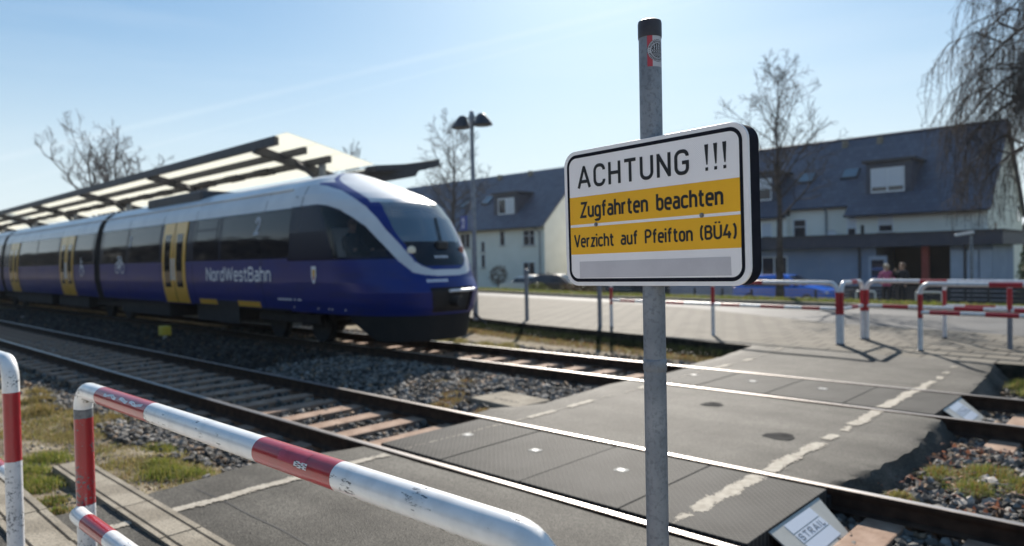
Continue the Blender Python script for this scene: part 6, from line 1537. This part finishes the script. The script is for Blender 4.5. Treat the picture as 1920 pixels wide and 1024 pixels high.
# ------------------------------------------------------------------ trees
def rvec(r, s): return Vector((r.gauss(0, s), r.gauss(0, s), r.gauss(0, s)))
def bare_tree(name, label, base, H, tr, seed, mat, fork=.32, spread=.55, levels=4, kids=(7, 5, 5, 4), up=.25, wob=.10, ratio=.55, first=.35, knob=0.0, lean=(0, 0), droop=0.0, tw=1.0, thin=.006):
    r = random.Random(seed); t = thing(name, label, "tree", base)
    tm, cm = MB(), MB(); cnt = [0]
    def limb(mb, p, d, L, rad, lev, sides):
        n = max(3, int(5 - lev * .5)); pts = [p]; q = p.copy(); dd = d.copy()
        for i in range(n):
            dd = (dd + rvec(r, wob * (1 + lev * .35)) + Vector((0, 0, up * (.35 if lev else .1) - droop * lev * .2))).normalized(); q = q + dd * (L / n); pts.append(q.copy())
        rr = [max(thin, rad * (1 - .72 * i / n) * (1 + (knob * r.uniform(-.3, 1) if lev else 0))) for i in range(n + 1)]
        mb.tube(pts, rr, sides, caps=False); cnt[0] += 1
        return pts, rr
    def grow(p, d, L, rad, lev):
        pts, rr = limb(cm, p, d, L, rad, lev, 6 if lev < 2 else (4 if lev < 3 else 3))
        if lev >= levels: return
        k = kids[min(lev, len(kids) - 1)]
        for i in range(k):
            f = .28 + .72 * (i + r.uniform(.1, .9)) / k; j = min(int(f * (len(pts) - 1)), len(pts) - 2); s = f * (len(pts) - 1) - j
            c = pts[j].lerp(pts[j + 1], s); ax = (pts[j + 1] - pts[j]).normalized()
            per = ax.orthogonal().normalized(); per.rotate(Quaternion(ax, r.uniform(0, 2 * PI)))
            nd = (ax * (1 - spread) + per * spread * r.uniform(.7, 1.2) + Vector((0, 0, up * .5))).normalized()
            grow(c, nd, L * ratio * r.uniform(.7, 1.15) * (1.05 - .35 * f), max(thin, (rr[j] * .62)), lev + 1)
    pts, rr = [], []
    b = Vector(base); n = 9
    for i in range(n + 1):
        f = i / n; pts.append(b + Vector((lean[0] * f * f + r.gauss(0, .012 * H * f * .4), lean[1] * f * f + r.gauss(0, .012 * H * f * .4), H * f * (fork if fork < 1 else .92)))); rr.append(tr * (1.25 - .25 * min(1, f * 5)) * (1 - (.45 if fork < 1 else .9) * f))
    tm.tube(pts, rr, 10); tm.build("trunk", mat, t)
    if fork < 1:                                                      # trunk that breaks into several limbs
        top = pts[-1]; k = kids[0]
        for i in range(k):
            a = 2 * PI * (i + r.uniform(-.3, .3)) / k; out = r.uniform(.25, 1.0) * spread * 1.5
            grow(top - Vector((0, 0, r.uniform(0, .08 * H))), Vector((math.cos(a) * out, math.sin(a) * out, 1)).normalized(), H * (1 - fork) * r.uniform(.75, 1.05), rr[-1] * r.uniform(.5, .75), 1)
    else:                                                             # leader all the way up, side branches along it
        k = kids[0] * 4
        for i in range(k):
            f = first + (1 - first) * (i + r.random()) / k; j = min(int(f * n), n - 1); c = pts[j].lerp(pts[j + 1], f * n - j); a = i * 2.4 + r.uniform(-.4, .4)
            out = 1.15 - .55 * f
            grow(c, Vector((math.cos(a) * out * spread * 1.6, math.sin(a) * out * spread * 1.6, .62 + up)).normalized(), H * .36 * (1.15 - .75 * f) * r.uniform(.75, 1.2), max(thin, rr[j] * .42), 1)
    cm.build("crown", mat, t, sharp=False); return t
bare_tree("street_tree", "young bare tree with upright twigs in front of the house with the porch", (-11.45, 27.5, -.25), 9.6, .155, 31, M['bark'], fork=1.0, spread=.62, levels=3, kids=(6, 7, 6), up=.22, wob=.10, ratio=.50, first=.38, thin=.008)
bare_tree("street_tree", "slender bare tree behind the platform lamp", (-28.95, 26.0, -.3), 9.6, .17, 12, M['bark_far'], fork=1.0, spread=.62, levels=3, kids=(6, 7, 6), up=.22, wob=.10, ratio=.52, first=.38, thin=.009)
bare_tree("bare_tree", "gnarled bare tree with thick pollarded limbs above the platform roof at the left", (-66.5, 20.0, -.3), 12.9, .38, 21, M['bark_far'], fork=.44, spread=.42, levels=4, kids=(9, 5, 5, 4), up=.34, wob=.19, ratio=.56, knob=.22, thin=.017)
bare_tree("bare_tree", "small distant bare tree just behind the end of the platform roof", (-35.5, 24.0, -.3), 8.7, .13, 15, M['bark_far'], fork=1.0, spread=.40, levels=3, kids=(5, 5, 4), up=.40, wob=.10, ratio=.5, first=.3, thin=.010)

def weeping_tree():
    """weeping birch standing just outside the picture, its hanging twigs reach in from the right"""
    r = random.Random(4); base = Vector((-.9, 26.6, -.3)); t = thing("weeping_birch", "weeping birch whose hanging twigs fill the upper right corner", "tree", tuple(base))
    MB().tube([base + Vector((-.12 * f * f, 0, 11.5 * f)) for f in [k / 10 for k in range(11)]], [.30 * (1.1 - .8 * k / 10) for k in range(11)], 12).build("trunk", M['bark'], t)
    cm = MB()
    def strand(p, L, out):
        n = 6; q = p.copy(); d = (out * .7 + Vector((r.gauss(0, .25), r.gauss(0, .25), .1))).normalized(); pts = [q.copy()]
        for i in range(n): d = (d * .62 + Vector((r.gauss(0, .10), r.gauss(0, .10), -.62))).normalized(); q = q + d * (L / n); pts.append(q.copy())
        cm.tube(pts, [.011 - .0008 * i for i in range(n + 1)], 3, caps=False)
        for k in range(r.randint(5, 8)):
            j = r.randint(1, n - 1); c = pts[j]; m = c + Vector((r.gauss(0, .16), r.gauss(0, .16), -.12)); e = m + Vector((r.gauss(0, .14), r.gauss(0, .14), -r.uniform(.2, .6)))
            cm.tube([c, m, e], [.007, .006, .005], 3, caps=False)
    def bough(p, tgt, sag, rad, ns, strands, slen):
        pts = []; n = 10; p = Vector(p); tgt = Vector(tgt)
        for i in range(n + 1):
            f = i / n; q = p.lerp(tgt, f) + Vector((r.gauss(0, .06), r.gauss(0, .10), sag * 4 * f * (1 - f) * .5 - sag * .9 * f ** 3)); pts.append(q)
        cm.tube(pts, [rad * (1 - .75 * i / n) for i in range(n + 1)], 7, caps=False); out = (tgt - p).normalized()
        for k in range(strands):
            f = .22 + .78 * r.random() ** .75; j = min(int(f * n), n - 1); strand(pts[j].lerp(pts[j + 1], f * n - j), slen * r.uniform(.45, 1.15), out)
        for k in range(ns):
            f = r.uniform(.25, .85); j = int(f * n); s = pts[j]; e = s + out * r.uniform(.7, 1.7) + Vector((r.gauss(0, .5), r.gauss(0, .8), r.uniform(-.2, .8)))
            m = (s + e) / 2 + Vector((0, 0, .35)); sub = [s, m, e, e + (e - m) * .4 + Vector((0, 0, -.45))]; cm.tube(sub, [rad * .38, rad * .3, rad * .18, .010], 5, caps=False)
            for q in range(7): a, b = sub[1 + q % 2], sub[2 + q % 2]; strand(a.lerp(b, r.random()), slen * r.uniform(.4, .95), out)
    for (z, tg, sag, rad, ns, st, sl_) in ((5.2, (-4.45, 26.2, 4.7), .9, .085, 4, 34, 2.5), (6.3, (-4.6, 26.0, 6.2), .9, .085, 6, 42, 2.2), (7.4, (-5.0, 26.1, 6.6), 1.0, .09, 6, 42, 2.6), (8.4, (-4.6, 26.4, 8.3), .9, .08, 6, 38, 2.4), (9.4, (-4.3, 26.2, 9.3), .8, .07, 5, 30, 2.0), (7.0, (-3.2, 25.2, 7.4), .8, .07, 5, 24, 2.4), (9.8, (-3.2, 27.2, 10.2), .7, .06, 4, 20, 2.2), (6.0, (1.5, 26.5, 6.0), .9, .08, 3, 14, 2.2), (8.5, (1.2, 27, 8.9), .8, .07, 3, 14, 2.2)):
        bough((base.x - .05, base.y, z), tg, sag, rad, ns, st, sl_)
    cm.build("crown", M['bark'], t, sharp=False)
weeping_tree()

def leafy(name, label, c, rx, ry, rz, n, pal, seed, leaf, stem=True):
    r = np.random.default_rng(seed); t = thing(name, label, "bush", (c[0], c[1], c[2] - rz))
    u = r.normal(size=(n, 3)); u /= np.linalg.norm(u, axis=1)[:, None]; lump = 1 + .16 * np.sin(u[:, 0] * 5 + seed) * np.sin(u[:, 2] * 6) + r.normal(0, .07, n)
    p = u * (r.uniform(.45, 1.0, n) ** .5 * lump)[:, None] * np.array([rx, ry, rz]) + np.array([0, 0, rz])
    a = r.normal(size=(n, 3)); a /= np.linalg.norm(a, axis=1)[:, None]; b = np.cross(a, r.normal(size=(n, 3))); b /= np.linalg.norm(b, axis=1)[:, None]
    s = leaf * r.uniform(.6, 1.3, (n, 1)); V = np.stack([p - a * s, p + b * s * .5, p + a * s, p - b * s * .5], 1).reshape(-1, 3)
    k = np.arange(n)[:, None] * 4; T = np.concatenate([k + [0, 1, 2], k + [0, 2, 3]]); cc = np.array(pal)[r.integers(0, len(pal), n)] * r.uniform(.6, 1.3, (n, 1))
    o = tri_mesh("foliage", V, T, M['evergreen'], np.repeat(cc, 4, 0)); o.parent = t
    if stem: MB().tube([(c[0], c[1], c[2] - rz - .5), (c[0], c[1], c[2])], .06, 8).build("stem", M['bark'], t)
    return t
leafy("round_bush", "round brown topiary bush against the wall of the house behind the lamp", (-42.95, 43.6, .42), .85, .8, .85, 1500, [(0.14, 0.09, 0.08), (0.17, 0.11, 0.09), (0.12, 0.11, 0.08)], 3, .06)
leafy("evergreen_shrub", "dark evergreen shrub at the right edge beside the gable", (-3.9, 36.0, .6), 1.0, 1.0, 1.7, 5200, [(0.018, 0.04, 0.018), (0.03, 0.055, 0.022), (0.025, 0.05, 0.03)], 8, .075)
leafy("low_shrub", "low brown shrub on the verge left of the warning sign post", (-24.6, 31.5, -.1), 1.5, .7, .5, 2600, [(0.12, 0.075, 0.04), (0.10, 0.10, 0.035), (0.15, 0.09, 0.06)], 9, .06)
leafy("low_shrub", "low green shrub on the verge just beside the brown one", (-27.2, 30.8, -.1), .8, .6, .45, 1800, [(0.12, 0.14, 0.035), (0.16, 0.16, 0.05)], 10, .06)

# dark trees; strips on the camera's side are unseen, added to darken train reflections
def wood(name, xa, xb, ya, yb, hmin, hmax, n, seed):
    r = np.random.default_rng(seed); x = r.uniform(xa, xb, n); y = r.uniform(ya, yb, n); H = hmin + (hmax - hmin) * (.5 + .5 * np.sin(x * .35 + np.sin(x * .13) * 2)); z = r.uniform(0, 1, n) * H
    a = r.normal(size=(n, 3)); a /= np.linalg.norm(a, axis=1)[:, None]; b = np.cross(a, r.normal(size=(n, 3))); b /= np.linalg.norm(b, axis=1)[:, None]
    p = np.stack([x, y, z], 1); s = r.uniform(.5, 1.1, (n, 1)); V = np.stack([p - a * s, p + b * s * .7, p + a * s, p - b * s * .7], 1).reshape(-1, 3); k = np.arange(n)[:, None] * 4
    return tag(tri_mesh(name, V, np.concatenate([k + [0, 1, 2], k + [0, 2, 3]]), M['evergreen'], np.repeat(np.array([(0.022, 0.024, 0.018)]) * r.uniform(.5, 1.5, (n, 1)), 4, 0)), kind='stuff')
wood("unseen_woods", -95, 50, -34, -26, 8.0, 11.0, 28000, 6)
wood("unseen_woods", -380, -95, -44, -26, 11.0, 16.0, 26000, 8)
wood("distant_woods", -260, 60, 95, 110, 3.0, 6.0, 9000, 7)

# ------------------------------------------------------------------ thin spring haze in the air
hzb = MB().box(-1300, 1300, -1000, 1900, -3.0, 19.0).build("haze", M['dark_in']); tag(hzb, kind='stuff')
hm_ = bpy.data.materials.new('haze_air'); n_, l_ = nodes(hm_); n_.remove(n_['Principled BSDF'])
pv = n_.new('ShaderNodeVolumePrincipled'); pv.inputs['Color'].default_value = (0.92, 0.95, 1.0, 1); pv.inputs['Density'].default_value = 0.00022; pv.inputs['Anisotropy'].default_value = 0.3
l_.new(pv.outputs[0], n_['Material Output'].inputs['Volume']); hzb.data.materials.clear(); hzb.data.materials.append(hm_)
